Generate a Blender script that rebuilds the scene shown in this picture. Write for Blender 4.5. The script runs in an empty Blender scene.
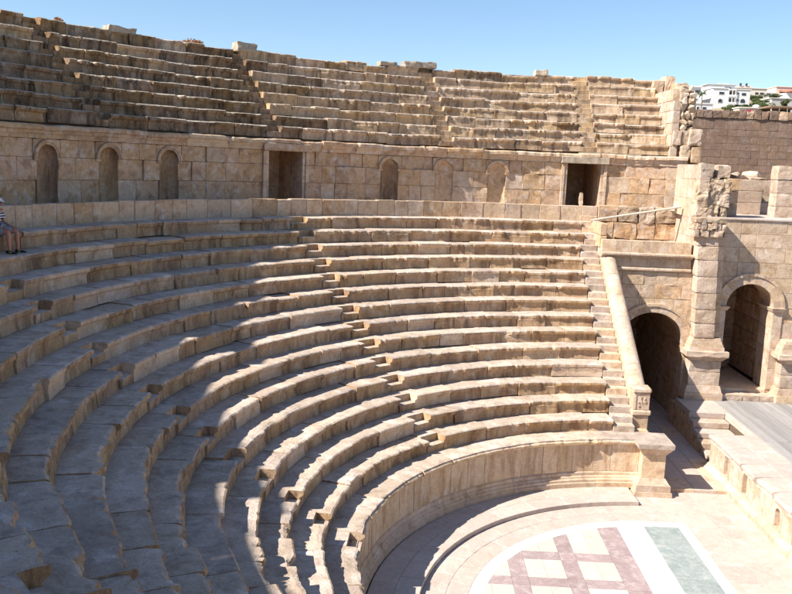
import bpy, bmesh, math, random
from math import sin, cos, pi, radians as rad, sqrt, atan2, acos, hypot
from mathutils import Vector, Matrix, noise

# ------------------------------------------------------------------ camera, sky, sun, exposure
S = bpy.context.scene
COL = S.collection
YAW, PIT, ROLL = -0.0190, 0.1579, 0.0399
CAM = Vector((-6.9944, -16.4986, 9.4485))
cam_d = bpy.data.cameras.new('camera'); cam = bpy.data.objects.new('camera', cam_d); COL.objects.link(cam)
cam_d.sensor_width = 36.0; cam_d.lens = 36.0 * 843.87 / 792.0
cam_d.clip_start = 0.1; cam_d.clip_end = 6000
F = Vector((sin(YAW) * cos(PIT), cos(YAW) * cos(PIT), -sin(PIT)))
R0_ = Vector((cos(YAW), -sin(YAW), 0)); U0_ = R0_.cross(F)
RT = R0_ * cos(ROLL) + U0_ * sin(ROLL); UP = -R0_ * sin(ROLL) + U0_ * cos(ROLL)
cam.matrix_world = Matrix(((RT.x, UP.x, -F.x, CAM.x), (RT.y, UP.y, -F.y, CAM.y), (RT.z, UP.z, -F.z, CAM.z), (0, 0, 0, 1)))
S.camera = cam

SUN_AZ, SUN_EL = rad(203.0), rad(43.5)          # azimuth counted from +X towards +Y
w = bpy.data.worlds.new('World'); S.world = w; w.use_nodes = True
nt = w.node_tree; bg = nt.nodes['Background']
sky = nt.nodes.new('ShaderNodeTexSky'); sky.sky_type = 'NISHITA'; sky.sun_disc = False
sky.sun_elevation = SUN_EL
sky.sun_rotation = (pi / 2 - SUN_AZ) % (2 * pi)
sky.altitude = 600; sky.air_density = 1.0; sky.dust_density = 0.5; sky.ozone_density = 3.6
nt.links.new(sky.outputs[0], bg.inputs[0]); bg.inputs[1].default_value = 0.083
sl = bpy.data.lights.new('sun', 'SUN'); sl.energy = 4.9; sl.angle = rad(0.5); sl.color = (1.0, 0.935, 0.845)
so = bpy.data.objects.new('sun', sl); COL.objects.link(so)
sd = Vector((cos(SUN_AZ) * cos(SUN_EL), sin(SUN_AZ) * cos(SUN_EL), sin(SUN_EL)))
so.rotation_euler = (-sd).to_track_quat('-Z', 'Y').to_euler(); so.location = (-40, -10, 40)
S.view_settings.view_transform = 'Standard'; S.view_settings.look = 'None'
S.view_settings.exposure = 1.08; S.view_settings.gamma = 1.0
S.cycles.max_bounces = 6; S.cycles.diffuse_bounces = 5

rng = random.Random(7)

# ------------------------------------------------------------------ materials
def nodes(m):
    m.use_nodes = True
    n = m.node_tree.nodes; l = m.node_tree.links
    return n, l, n['Principled BSDF']

def stone(name, c1, c2, stain, stain_amt=0.5, pale=None, rough=0.9, bump=0.5, streak=False, rnd=0.22, scale=1.0, pits=0.5, spec=0.25, grain=False, mott=.40):
    """limestone: two tones in large clouds, stains, per-block variation, fine grain and pits"""
    m = bpy.data.materials.new(name); n, l, b = nodes(m)
    tc = n.new('ShaderNodeTexCoord'); oi = n.new('ShaderNodeObjectInfo')
    off = n.new('ShaderNodeVectorMath'); off.operation = 'MULTIPLY_ADD'
    cmb = n.new('ShaderNodeCombineXYZ')
    for i in range(3): l.new(oi.outputs['Random'], cmb.inputs[i])
    l.new(cmb.outputs[0], off.inputs[0]); off.inputs[1].default_value = (.9, .7, .8)
    l.new(tc.outputs['Object'], off.inputs[2])
    P = off.outputs[0]
    if grain:
        mg = n.new('ShaderNodeMapping'); mg.inputs['Scale'].default_value = (6, .35, 6); l.new(P, mg.inputs[0]); P = mg.outputs[0]
    def nz(sc, det=4, ro=0.6, src=P, dist=0.0):
        t = n.new('ShaderNodeTexNoise'); t.inputs['Scale'].default_value = sc; t.inputs['Detail'].default_value = det
        t.inputs['Roughness'].default_value = ro; t.inputs['Distortion'].default_value = dist
        l.new(src, t.inputs['Vector']); return t.outputs['Fac']
    def ramp(src, a, bb):
        r = n.new('ShaderNodeMapRange'); r.inputs[1].default_value = a; r.inputs[2].default_value = bb
        r.clamp = True; l.new(src, r.inputs[0]); return r.outputs[0]
    def mix(f, a, c, mode='MIX'):
        x = n.new('ShaderNodeMix'); x.data_type = 'RGBA'; x.blend_type = mode
        if isinstance(f, float): x.inputs[0].default_value = f
        else: l.new(f, x.inputs[0])
        for k, v in ((6, a), (7, c)):
            if isinstance(v, tuple): x.inputs[k].default_value = (*v, 1)
            else: l.new(v, x.inputs[k])
        return x.outputs[2]
    base = mix(ramp(nz(0.9 * scale, 3), 0.35, 0.65), c1, c2)
    if pale: base = mix(ramp(nz(2.3 * scale, 5), 0.52, 0.68), base, pale)
    if streak:
        mp = n.new('ShaderNodeMapping'); mp.inputs['Scale'].default_value = (1, 1, 0.22); l.new(P, mp.inputs[0])
        sf = ramp(nz(3.2 * scale, 6, 0.65, mp.outputs[0], 0.4), 0.46, 0.66)
    else:
        sf = ramp(nz(2.6 * scale, 6, 0.65, P, 0.5), 0.48, 0.72)
    ms = n.new('ShaderNodeMath'); ms.operation = 'MULTIPLY'; l.new(sf, ms.inputs[0]); ms.inputs[1].default_value = stain_amt
    base = mix(ms.outputs[0], base, stain)
    # per-piece value and warmth
    hs = n.new('ShaderNodeHueSaturation')
    r1 = n.new('ShaderNodeMapRange'); l.new(oi.outputs['Random'], r1.inputs[0]); r1.inputs[3].default_value = 1 - rnd; r1.inputs[4].default_value = 1 + rnd * 0.7
    l.new(r1.outputs[0], hs.inputs['Value'])
    mm = n.new('ShaderNodeMath'); mm.operation = 'MULTIPLY'; mm.inputs[1].default_value = 7.31; l.new(oi.outputs['Random'], mm.inputs[0])
    fr = n.new('ShaderNodeMath'); fr.operation = 'FRACT'; l.new(mm.outputs[0], fr.inputs[0])
    r2 = n.new('ShaderNodeMapRange'); l.new(fr.outputs[0], r2.inputs[0]); r2.inputs[3].default_value = 1 - rnd * .6; r2.inputs[4].default_value = 1 + rnd * .6
    l.new(r2.outputs[0], hs.inputs['Saturation']); l.new(base, hs.inputs['Color'])
    r3 = n.new('ShaderNodeMapRange'); l.new(fr.outputs[0], r3.inputs[0]); r3.inputs[3].default_value = 0.496; r3.inputs[4].default_value = 0.502
    l.new(r3.outputs[0], hs.inputs['Hue'])
    g = ramp(nz(34, 5, 0.7), 0.25, 0.75)
    gm = n.new('ShaderNodeMapRange'); l.new(g, gm.inputs[0]); gm.inputs[3].default_value = 0.80; gm.inputs[4].default_value = 1.16
    c = mix(1.0, hs.outputs[0], (1, 1, 1), 'MULTIPLY'); x = c.node
    cg = n.new('ShaderNodeCombineColor')
    for i in range(3): l.new(gm.outputs[0], cg.inputs[i])
    l.new(cg.outputs[0], x.inputs[7])
    g2 = ramp(nz(8.5, 6, 0.75), 0.34, 0.66)
    gm2 = n.new('ShaderNodeMapRange'); l.new(g2, gm2.inputs[0]); gm2.inputs[3].default_value = 1 - .42 * mott; gm2.inputs[4].default_value = 1 + .16 * mott
    cg2 = n.new('ShaderNodeCombineColor')
    for i in range(3): l.new(gm2.outputs[0], cg2.inputs[i])
    c = mix(1.0, c, (1, 1, 1), 'MULTIPLY'); l.new(cg2.outputs[0], c.node.inputs[7])
    # pits
    pf = ramp(nz(11, 3, 0.75), 0.66, 0.74)
    pm = n.new('ShaderNodeMath'); pm.operation = 'MULTIPLY'; l.new(pf, pm.inputs[0]); pm.inputs[1].default_value = pits
    c = mix(pm.outputs[0], c, tuple(v * 0.35 for v in c1))
    l.new(c, b.inputs['Base Color'])
    b.inputs['Roughness'].default_value = rough
    b.inputs['Specular IOR Level'].default_value = spec
    hsum = n.new('ShaderNodeMath'); hsum.operation = 'MULTIPLY_ADD'; l.new(nz(6, 6, 0.7), hsum.inputs[0]); hsum.inputs[1].default_value = 1.6
    l.new(nz(28, 4, 0.7), hsum.inputs[2])
    h2 = n.new('ShaderNodeMath'); h2.operation = 'MULTIPLY_ADD'; l.new(pf, h2.inputs[0]); h2.inputs[1].default_value = -0.8; l.new(hsum.outputs[0], h2.inputs[2])
    bp = n.new('ShaderNodeBump'); bp.inputs['Strength'].default_value = bump; bp.inputs['Distance'].default_value = 0.03
    l.new(h2.outputs[0], bp.inputs['Height']); l.new(bp.outputs[0], b.inputs['Normal'])
    return m

def plain(name, c, rough=0.7, var=0.12, sc=3.0, bump=0.0, metal=0.0, spec=0.3):
    m = bpy.data.materials.new(name); n, l, b = nodes(m)
    tc = n.new('ShaderNodeTexCoord'); t = n.new('ShaderNodeTexNoise'); t.inputs['Scale'].default_value = sc; t.inputs['Detail'].default_value = 6
    l.new(tc.outputs['Object'], t.inputs['Vector'])
    x = n.new('ShaderNodeMix'); x.data_type = 'RGBA'; l.new(t.outputs['Fac'], x.inputs[0])
    x.inputs[6].default_value = (*[v * (1 - var * 1.6) for v in c], 1); x.inputs[7].default_value = (*[min(1, v * (1 + var * 1.6)) for v in c], 1)
    l.new(x.outputs[2], b.inputs['Base Color']); b.inputs['Roughness'].default_value = rough; b.inputs['Metallic'].default_value = metal
    b.inputs['Specular IOR Level'].default_value = spec
    if bump:
        bp = n.new('ShaderNodeBump'); bp.inputs['Strength'].default_value = bump; bp.inputs['Distance'].default_value = 0.02
        l.new(t.outputs['Fac'], bp.inputs['Height']); l.new(bp.outputs[0], b.inputs['Normal'])
    return m

M = {}
M['tread'] = stone('worn_tread_limestone', (.58, .47, .375), (.50, .395, .31), (.25, .185, .135), .7, pale=(.65, .56, .48), bump=.7, rnd=.17, pits=.9)
M['riser'] = stone('patinated_riser_limestone', (.56, .39, .235), (.48, .315, .18), (.20, .11, .06), .8, pale=(.62, .48, .34), streak=True, bump=.8, rnd=.12)
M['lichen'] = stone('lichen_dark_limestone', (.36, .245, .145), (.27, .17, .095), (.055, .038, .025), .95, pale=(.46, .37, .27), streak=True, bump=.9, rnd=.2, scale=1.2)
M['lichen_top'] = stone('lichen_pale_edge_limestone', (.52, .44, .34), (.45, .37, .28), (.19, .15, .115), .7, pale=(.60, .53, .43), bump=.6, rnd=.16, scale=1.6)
M['summa'] = stone('lit_side_upper_limestone', (.56, .41, .265), (.48, .335, .205), (.17, .11, .065), .85, pale=(.62, .50, .37), streak=True, bump=.8, rnd=.18, scale=1.2)  # paler tone paints the sunlit right of the upper tier
M['niche'] = stone('stained_niche_limestone', (.54, .37, .225), (.46, .295, .17), (.19, .10, .05), .85, pale=(.60, .48, .36), streak=True, bump=.6, rnd=.1)
M['wall'] = stone('golden_wall_limestone', (.62, .44, .285), (.55, .36, .21), (.25, .135, .07), .8, pale=(.66, .55, .45), bump=.6, rnd=.10, scale=1.3)
M['wall_pale'] = stone('pale_dressed_limestone', (.59, .46, .35), (.53, .395, .285), (.34, .215, .13), .7, pale=(.65, .54, .45), bump=.5, rnd=.12)
M['pink'] = stone('pinkish_dressed_limestone', (.60, .45, .315), (.62, .465, .32), (.33, .195, .11), .75, pale=(.68, .57, .46), bump=.5, rnd=.12)
M['podium'] = stone('podium_slab_limestone', (.68, .52, .35), (.62, .455, .285), (.34, .19, .10), .75, pale=(.72, .59, .45), streak=True, bump=.5, rnd=.07)
M['rubble'] = stone('rough_rubble_limestone', (.53, .41, .30), (.45, .335, .235), (.25, .165, .11), .6, pale=(.61, .525, .43), bump=.9, rnd=.14, scale=1.8)
M['brown'] = stone('brown_outer_wall_limestone', (.29, .19, .135), (.25, .165, .118), (.15, .112, .09), .65, pale=(.34, .26, .20), bump=.5, rnd=.12, scale=1.6)
M['paving'] = stone('pale_pink_paving_stone', (.52, .43, .37), (.49, .40, .34), (.37, .29, .24), .45, pale=(.56, .485, .43), bump=.3, rnd=.06, pits=.3, rough=.8, mott=.25)
M['paving_white'] = stone('white_marble_band', (.80, .78, .74), (.76, .735, .69), (.66, .62, .56), .3, bump=.1, mott=.25, rnd=.04, pits=.1, rough=.6)
M['cream'] = stone('cream_marble_panel', (.60, .54, .465), (.55, .49, .42), (.47, .40, .33), .4, bump=.1, mott=.3, rnd=.06, pits=.15, rough=.6)
M['purple'] = stone('mauve_marble_band', (.37, .285, .275), (.31, .235, .23), (.46, .38, .365), .75, pale=(.46, .38, .37), bump=.1, mott=.3, rnd=.10, pits=.15, rough=.6, scale=1.8)
M['green'] = stone('grey_green_marble_panel', (.31, .345, .33), (.25, .295, .28), (.42, .44, .42), .8, pale=(.36, .385, .365), bump=.1, mott=.25, rnd=.10, pits=.1, rough=.6, scale=2.2)
M['bed'] = stone('dark_mortar_bed', (.17, .125, .085), (.13, .095, .065), (.08, .06, .045), .6, bump=.6, rnd=0)
M['wood'] = stone('weathered_grey_planks', (.32, .30, .285), (.29, .27, .255), (.22, .205, .19), .4, pale=(.36, .34, .325), bump=.2, rnd=.20, pits=.05, grain=True, mott=.1)
M['earth'] = stone('dry_hill_earth', (.36, .28, .19), (.30, .235, .155), (.17, .16, .09), .7, bump=.5, rnd=0, scale=.06)
M['render_white'] = plain('white_render', (.68, .67, .66), .85, .04, .2)
M['render_cream'] = plain('cream_render', (.62, .57, .49), .85, .05, .2)
M['render_pink'] = plain('pink_beige_render', (.58, .47, .39), .85, .05, .2)
M['render_grey'] = plain('grey_concrete', (.42, .41, .39), .85, .08, .2)
M['pane'] = plain('dark_window_glass', (.035, .04, .05), .15, .1, 1, spec=.5)
M['dark'] = plain('dark_opening_lining', (.05, .045, .04), .9, .1, 1)
M['roof_red'] = plain('red_roof_tiles', (.42, .16, .10), .8, .15, 1)
M['sign_red'] = plain('red_sign_paint', (.40, .06, .08), .6, .05, 1)
M['leaf'] = plain('olive_green_leaves', (.075, .10, .035), .7, .35, .6)
M['leaf2'] = plain('bright_green_leaves', (.11, .145, .045), .7, .35, .6)
M['palm'] = plain('palm_frond_green', (.06, .085, .03), .6, .3, 1)
M['trunk'] = plain('palm_trunk_bark', (.17, .125, .085), .9, .25, 4)
M['drybush'] = plain('dry_reddish_twigs', (.34, .17, .09), .9, .3, 6)
M['skin'] = plain('sunburnt_skin', (.46, .22, .15), .6, .1, 9)
M['shorts'] = plain('grey_blue_shorts_cloth', (.23, .26, .31), .9, .12, 14, bump=.3)
M['shoe'] = plain('black_shoe_leather', (.02, .02, .022), .6, .1, 20)
M['lime'] = plain('lime_green_shoe_trim', (.35, .55, .03), .6, .1, 20)
M['cap_white'] = plain('white_cap_cloth', (.72, .70, .72), .85, .05, 20)
M['cap_red'] = plain('red_cap_cloth', (.42, .07, .10), .85, .1, 20)
M['hair'] = plain('dark_hair', (.04, .03, .025), .8, .2, 40)
M['glasses'] = plain('black_sunglasses', (.01, .01, .012), .2, .1, 20, spec=.6)
M['rail'] = plain('weathered_timber_beam', (.46, .40, .33), .8, .15, 8, bump=.3)
M['tank'] = plain('white_water_tank', (.7, .7, .7), .5, .03, 1)
def stripes():
    m = bpy.data.materials.new('striped_shirt_cloth'); n, l, b = nodes(m)
    tc = n.new('ShaderNodeTexCoord'); sp = n.new('ShaderNodeSeparateXYZ'); l.new(tc.outputs['Object'], sp.inputs[0])
    a = n.new('ShaderNodeMath'); a.operation = 'MULTIPLY'; a.inputs[1].default_value = 2 * pi / 0.062; l.new(sp.outputs[2], a.inputs[0])
    s_ = n.new('ShaderNodeMath'); s_.operation = 'SINE'; l.new(a.outputs[0], s_.inputs[0])
    g = n.new('ShaderNodeMath'); g.operation = 'GREATER_THAN'; g.inputs[1].default_value = 0.1; l.new(s_.outputs[0], g.inputs[0])
    x = n.new('ShaderNodeMix'); x.data_type = 'RGBA'; l.new(g.outputs[0], x.inputs[0])
    x.inputs[6].default_value = (.025, .03, .05, 1); x.inputs[7].default_value = (.70, .70, .72, 1)
    l.new(x.outputs[2], b.inputs['Base Color']); b.inputs['Roughness'].default_value = .9
    return m
M['shirt'] = stripes()

# ------------------------------------------------------------------ object helpers
def link(o, parent=None):
    COL.objects.link(o)
    if parent is not None: o.parent = parent
    return o

def thing(name, label, cat, group=None, loc=(0, 0, 0), rz=0.0):
    o = bpy.data.objects.new(name, None); o.empty_display_size = .2
    o.location = loc; o.rotation_euler = (0, 0, rz); o['label'] = label; o['category'] = cat
    if group: o['group'] = group
    COL.objects.link(o); return o

def tag(o, label, cat, group=None):
    o['label'] = label; o['category'] = cat
    if group: o['group'] = group
    return o

def solid(name, verts, faces, mats, parent=None, fm=None, smooth=False, recalc=True):
    me = bpy.data.meshes.new(name); me.from_pydata([tuple(v) for v in verts], [], faces)
    if not isinstance(mats, (list, tuple)): mats = [mats]
    for m_ in mats: me.materials.append(m_)
    if fm: me.polygons.foreach_set('material_index', fm)
    if recalc:
        bm = bmesh.new(); bm.from_mesh(me); bmesh.ops.recalc_face_normals(bm, faces=bm.faces[:]); bm.to_mesh(me); bm.free()
    if smooth: me.polygons.foreach_set('use_smooth', [True] * len(me.polygons))
    me.update()
    return link(bpy.data.objects.new(name, me), parent)

def structure(o): o['kind'] = 'structure'; return o
def stuff(o): o['kind'] = 'stuff'; return o

def nzv(x, y, z): return noise.noise(Vector((x, y, z)))

# maps: (u, v, d) -> world point, d = distance proud of the surface
def cyl(R): return lambda u, v, d: ((R - d) * cos(u), (R - d) * sin(u), v)
def faceY(Y): return lambda u, v, d: (u, Y - d, v)          # looks towards -Y
def faceXn(X): return lambda u, v, d: (X - d, u, v)         # looks towards -X
def faceXp(X): return lambda u, v, d: (X + d, u, v)
def flat(Z): return lambda u, v, d: (u, v, Z + d)
def polar(Z, cx=0.0): return lambda u, v, d: (cx + v * cos(u), v * sin(u), Z + d)

def panel(name, mp, u0, u1, v0, v1, th, mat, parent, su=1.0, gap=.0035, ch=.007, rough=.006, nu=2, nv=2, seed=None, proud=0.0):
    """a dressed block: chamfered, slightly uneven face, sides and back"""
    sd_ = rng.random() * 1000 if seed is None else seed
    g = gap / su; c = ch / su
    us = [u0 + g] + [u0 + g + c + (u1 - u0 - 2 * g - 2 * c) * i / nu for i in range(nu + 1)] + [u1 - g]
    vs = [v0 + gap] + [v0 + gap + ch + (v1 - v0 - 2 * gap - 2 * ch) * i / nv for i in range(nv + 1)] + [v1 - gap]
    V = []; NU = len(us); NV = len(vs)
    for j, v in enumerate(vs):
        for i, u in enumerate(us):
            e = i in (0, NU - 1) or j in (0, NV - 1)
            d = proud + (-ch if e else rough * 2.2 * nzv(u * su * 2.3 + sd_, v * 2.3, sd_))
            V.append(mp(u, v, d))
    nf = len(V)
    for j, v in enumerate(vs):
        for i, u in enumerate(us):
            V.append(mp(u, v, proud - th))
    Fc = []
    for j in range(NV - 1):
        for i in range(NU - 1):
            a = j * NU + i; Fc.append((a, a + 1, a + NU + 1, a + NU))
    for i in range(NU - 1): Fc.append((nf + i, nf + i + 1, nf + i + 1 + (NV - 1) * NU, nf + i + (NV - 1) * NU))
    # back uses only the first and last rows
    for i in range(NU - 1):
        Fc.append((i, i + 1, nf + i + 1, nf + i)); a = (NV - 1) * NU
        Fc.append((a + i, a + i + 1, nf + a + i + 1, nf + a + i))
    Fc.append(tuple([j * NU for j in range(NV)] + [nf + (NV - 1) * NU, nf]))
    Fc.append(tuple([j * NU + NU - 1 for j in range(NV)] + [nf + NV * NU - 1, nf + NU - 1]))
    used = sorted({i for f in Fc for i in f}); ix = {o: k for k, o in enumerate(used)}
    return solid(name, [V[i] for i in used], [tuple(ix[i] for i in f) for f in Fc], mat, parent)

def prism(name, mp, poly, d0, d1, mat, parent, ins=.985):
    cx = sum(p[0] for p in poly) / len(poly); cy = sum(p[1] for p in poly) / len(poly); n_ = len(poly)
    V = [mp(cx + (p[0] - cx) * ins, cy + (p[1] - cy) * ins, d1) for p in poly]
    V += [mp(p[0], p[1], d1 - .012) for p in poly] + [mp(p[0], p[1], d0) for p in poly]
    Fc = [tuple(range(n_)), tuple(range(2 * n_, 3 * n_))]
    for i in range(n_):
        j = (i + 1) % n_
        Fc.append((i, j, n_ + j, n_ + i)); Fc.append((n_ + i, n_ + j, 2 * n_ + j, 2 * n_ + i))
    return solid(name, V, Fc, mat, parent)

def hull(name, pts, mat, parent=None, smooth=False):
    bm = bmesh.new()
    for p in pts: bm.verts.new(p)
    r = bmesh.ops.convex_hull(bm, input=bm.verts[:])
    bad = [g for g in r['geom_interior'] if isinstance(g, bmesh.types.BMVert)]
    if bad: bmesh.ops.delete(bm, geom=bad, context='VERTS')
    bmesh.ops.recalc_face_normals(bm, faces=bm.faces[:])
    me = bpy.data.meshes.new(name); bm.to_mesh(me); bm.free(); me.materials.append(mat)
    if smooth: me.polygons.foreach_set('use_smooth', [True] * len(me.polygons))
    return link(bpy.data.objects.new(name, me), parent)

def box(name, x0, x1, y0, y1, z0, z1, mat, parent=None, ch=.015, jit=.004, rz=0, tilt=(0, 0), piv=None):
    pts = []
    for X, sx in ((x0, 1), (x1, -1)):
        for Y, sy in ((y0, 1), (y1, -1)):
            for Z, sz in ((z0, 1), (z1, -1)):
                j = [rng.uniform(-jit, jit) for _ in range(3)]
                X_, Y_, Z_ = X + j[0], Y + j[1], Z + j[2]
                c = ch * rng.uniform(.6, 1.6)
                pts += [(X_ + sx * c, Y_ + sy * c, Z_), (X_ + sx * c, Y_, Z_ + sz * c), (X_, Y_ + sy * c, Z_ + sz * c)]
    if rz or tilt != (0, 0):
        pv = Vector(piv or ((x0 + x1) / 2, (y0 + y1) / 2, z0))
        R = Matrix.Rotation(rz, 3, 'Z') @ Matrix.Rotation(tilt[0], 3, 'X') @ Matrix.Rotation(tilt[1], 3, 'Y')
        pts = [R @ (Vector(p) - pv) + pv for p in pts]
    return hull(name, pts, mat, parent)

def rock(name, c, s, mat, parent=None, n=26, boxy=.55):
    pts = []
    for _ in range(n):
        v = Vector((rng.gauss(0, 1), rng.gauss(0, 1), rng.gauss(0, 1))).normalized()
        m_ = max(abs(v.x), abs(v.y), abs(v.z)); v = v * ((1 - boxy) + boxy / m_) * rng.uniform(.88, 1.05)
        pts.append((c[0] + v.x * s[0] / 2, c[1] + v.y * s[1] / 2, c[2] + v.z * s[2] / 2))
    return hull(name, pts, mat, parent)

def rough_block(name, x0, x1, y0, y1, z0, z1, mat, parent=None, amp=.05, seed=None, n=7):
    """a weather-beaten block: a subdivided box with eroded corners and a broken surface"""
    sd_ = rng.random() * 500 if seed is None else seed
    V = []; idx = {}; Fc = []
    c = ((x0 + x1) / 2, (y0 + y1) / 2, (z0 + z1) / 2); h = ((x1 - x0) / 2, (y1 - y0) / 2, (z1 - z0) / 2); mn = min(h)
    def vert(a, b_, g):
        k = (round(a, 4), round(b_, 4), round(g, 4))
        if k in idx: return idx[k]
        p = [a, b_, g]; q = Vector((a * h[0], b_ * h[1], g * h[2]))
        # round the corners
        r = mn * (.34 if amp > .045 else .14); inner = Vector([max(-h[i] + r, min(h[i] - r, q[i])) for i in range(3)])
        dlt = q - inner
        if dlt.length > r: q = inner + dlt.normalized() * (r + (dlt.length - r) * .35)
        w_ = Vector(c) + q
        nn = noise.noise_vector(w_ * 3.1 + Vector((sd_, 0, 0))) * amp + noise.noise_vector(w_ * 9 + Vector((0, sd_, 0))) * amp * .4
        w_ = w_ + nn
        idx[k] = len(V); V.append(w_); return idx[k]
    G = [-1 + 2 * i / n for i in range(n + 1)]
    for ax in range(3):
        for sg in (-1, 1):
            for i in range(n):
                for j in range(n):
                    q = []
                    for (a, b_) in ((G[i], G[j]), (G[i + 1], G[j]), (G[i + 1], G[j + 1]), (G[i], G[j + 1])):
                        p = [0, 0, 0]; p[ax] = sg; p[(ax + 1) % 3] = a; p[(ax + 2) % 3] = b_; q.append(vert(*p))
                    Fc.append(tuple(q))
    return solid(name, V, Fc, mat, parent)

def sweep(name, mp, prof, us, mats, parent, fmat=None, jit=0.0, ero=None, seed=0.0, smooth=False):
    """profile [(d, z)] swept along us; mp(u, z, d). ero(u) -> erosion metres, third profile entry = weight"""
    V = []; n_ = len(prof)
    for u in us:
        e = ero(u) if ero else 0.0
        for k, p in enumerate(prof):
            d, z = p[0], p[1]; wt = p[2] if len(p) > 2 else 0.0
            if jit:
                q = mp(u, z, d); a = noise.noise_vector(Vector((q[0] * 2.2 + seed, q[1] * 2.2, q[2] * 3)))
                d += a.x * jit; z += a.y * jit * .5
            V.append(mp(u, z - e * wt * .45, d - e * wt))
    Fc = []; fm = []
    for i in range(len(us) - 1):
        for k in range(n_):
            k2 = (k + 1) % n_
            Fc.append((i * n_ + k, i * n_ + k2, (i + 1) * n_ + k2, (i + 1) * n_ + k)); fm.append(fmat[k] if fmat else 0)
    Fc.append(tuple(range(n_))); fm.append(fmat[-1] if fmat else 0)
    Fc.append(tuple(range((len(us) - 1) * n_, len(us) * n_))); fm.append(fmat[-1] if fmat else 0)
    return solid(name, V, Fc, mats, parent, fm=fm, smooth=smooth)

def lerp(a, b_, t): return a + (b_ - a) * t
def cuts(a, b_, lo, hi, r=None):
    """split [a, b] into random lengths between lo and hi"""
    r = r or rng; out = [a]
    while b_ - out[-1] > hi * 1.25: out.append(out[-1] + r.uniform(lo, hi))
    if b_ - out[-1] > hi: out.append((out[-1] + b_) / 2)
    out.append(b_); return out

# ------------------------------------------------------------------ dimensions of the bowl
RISE, RUN, RN0, Z0 = .42, .6335, 7.8995, 1.5711
def RK(k): return 7.80 if k == 0 else RN0 + k * RUN
def ZK(k): return 1.585 if k == 0 else Z0 + k * RISE
def UR(k): return 18.95 + .45 * (k - 1)
def UZ(k): return 10.60 + .42 * (k - 1)
SW = .64
def stair_ranges(k):
    """angular notches of the radial stairways in a lower row"""
    R = RK(k); h = SW / 2 / R
    b_ = rad(133.57 - .384 * (k - 7)); c = rad(174.97 - .126 * (k - 7)) + h; d = rad(219.6) + h
    out = [(c - h, c + h), (d - h, d + h)]
    if k: out.insert(0, (b_ - h, b_ + h))
    return out

# ------------------------------------------------------------------ ground and hill
def ground_h(x, y):
    r = hypot(x, y)
    s = max(0.0, min(1.0, (r - 25.5) / 4)); s = s * s * (3 - 2 * s)
    if x > 12 and y < 20: s *= max(0.0, min(1.0, 1 - (x - 12) / 6)) if y > 14 else 0
    base = -.25 + 8.0 * s
    pts = [(0, 7.7), (34, 7.9), (100, 12), (180, 21.0), (200, 22.2), (225, 24.6), (242, 27.0), (270, 32.5), (310, 35.5), (420, 36.5), (800, 34), (2500, 20)]
    yy = max(r if y > 0 else r * .0 + 0, 0) if r > 30 else 0
    hh = 7.7
    for (a, ha), (b_, hb) in zip(pts, pts[1:]):
        if a <= yy <= b_:
            hh = lerp(ha, hb, (yy - a) / (b_ - a)); break
    if yy > 2500: hh = 20
    out = base if r < 30 else hh
    if r >= 30 and x > 12 and y < 20: out = lerp(-.25, hh, min(1, max(0, (r - 60) / 60)))
    if r > 60: out += nzv(x * .02, y * .02, 0) * 1.5 * min(1, (r - 60) / 60)
    return out
def build_ground():
    rings = [0, 8, 16, 22, 24, 25.5, 26.5, 27.5, 28.5, 29.5, 31, 34, 40, 50, 62, 75, 90, 105, 120, 135, 150, 165, 180, 190, 200, 210, 220, 230, 240, 250, 262, 275, 290, 310, 340, 380, 430, 500, 650, 850, 1300, 2500, 5000]
    n_ = 144; V = []; Fc = []
    for r in rings:
        for i in range(n_):
            a = 2 * pi * i / n_; x, y = r * cos(a), r * sin(a); V.append((x, y, ground_h(x, y)))
    for j in range(len(rings) - 1):
        for i in range(n_):
            i2 = (i + 1) % n_; Fc.append((j * n_ + i, (j + 1) * n_ + i, (j + 1) * n_ + i2, j * n_ + i2))
    structure(solid('ground', V, Fc, M['earth'], smooth=True, recalc=False))
build_ground()

# ------------------------------------------------------------------ core under the seats (seen only in open joints)
def core():
    prof = [(8.05, -.2), (8.05, ZK(0) - .30)]
    for k in range(1, 15):
        prof += [(RK(k) + .16, ZK(k - 1) - .30 if k > 1 else ZK(0) - .30), (RK(k) + .16, ZK(k) - .30)]
    prof += [(17.50, ZK(14) - .30), (17.50, 7.60), (22.7, 7.60), (22.7, 9.93), (19.15, 9.93), (19.15, 10.0)]
    for k in range(1, 9): prof += [(UR(k) + .2, prof[-1][1]), (UR(k) + .2, UZ(k) - .32)]
    prof += [(23.1, prof[-1][1]), (23.1, -.4)]
    V = []; us = [rad(a) for a in range(92, 267, 2)]
    th0 = lambda R: acos(max(-1, min(1, -.35 / R)))
    for u in us:
        for (r, z) in prof:
            uu = u if u > us[0] else th0(r)
            V.append((r * cos(uu), r * sin(uu), z))
    n_ = len(prof); Fc = []
    for i in range(len(us) - 1):
        for k in range(n_ - 1): Fc.append((i * n_ + k, i * n_ + k + 1, (i + 1) * n_ + k + 1, (i + 1) * n_ + k))
    Fc.append(tuple(range(n_))); Fc.append(tuple(range((len(us) - 1) * n_, len(us) * n_)))
    structure(solid('seating_bedding', V, Fc, M['bed'], recalc=False))
core()

# ------------------------------------------------------------------ seat rows
def seglen(R, t):
    p = Vector((R * cos(t), R * sin(t), 5)); d = (p - CAM).length
    return max(.03, min(.085, d / 320))

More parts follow.
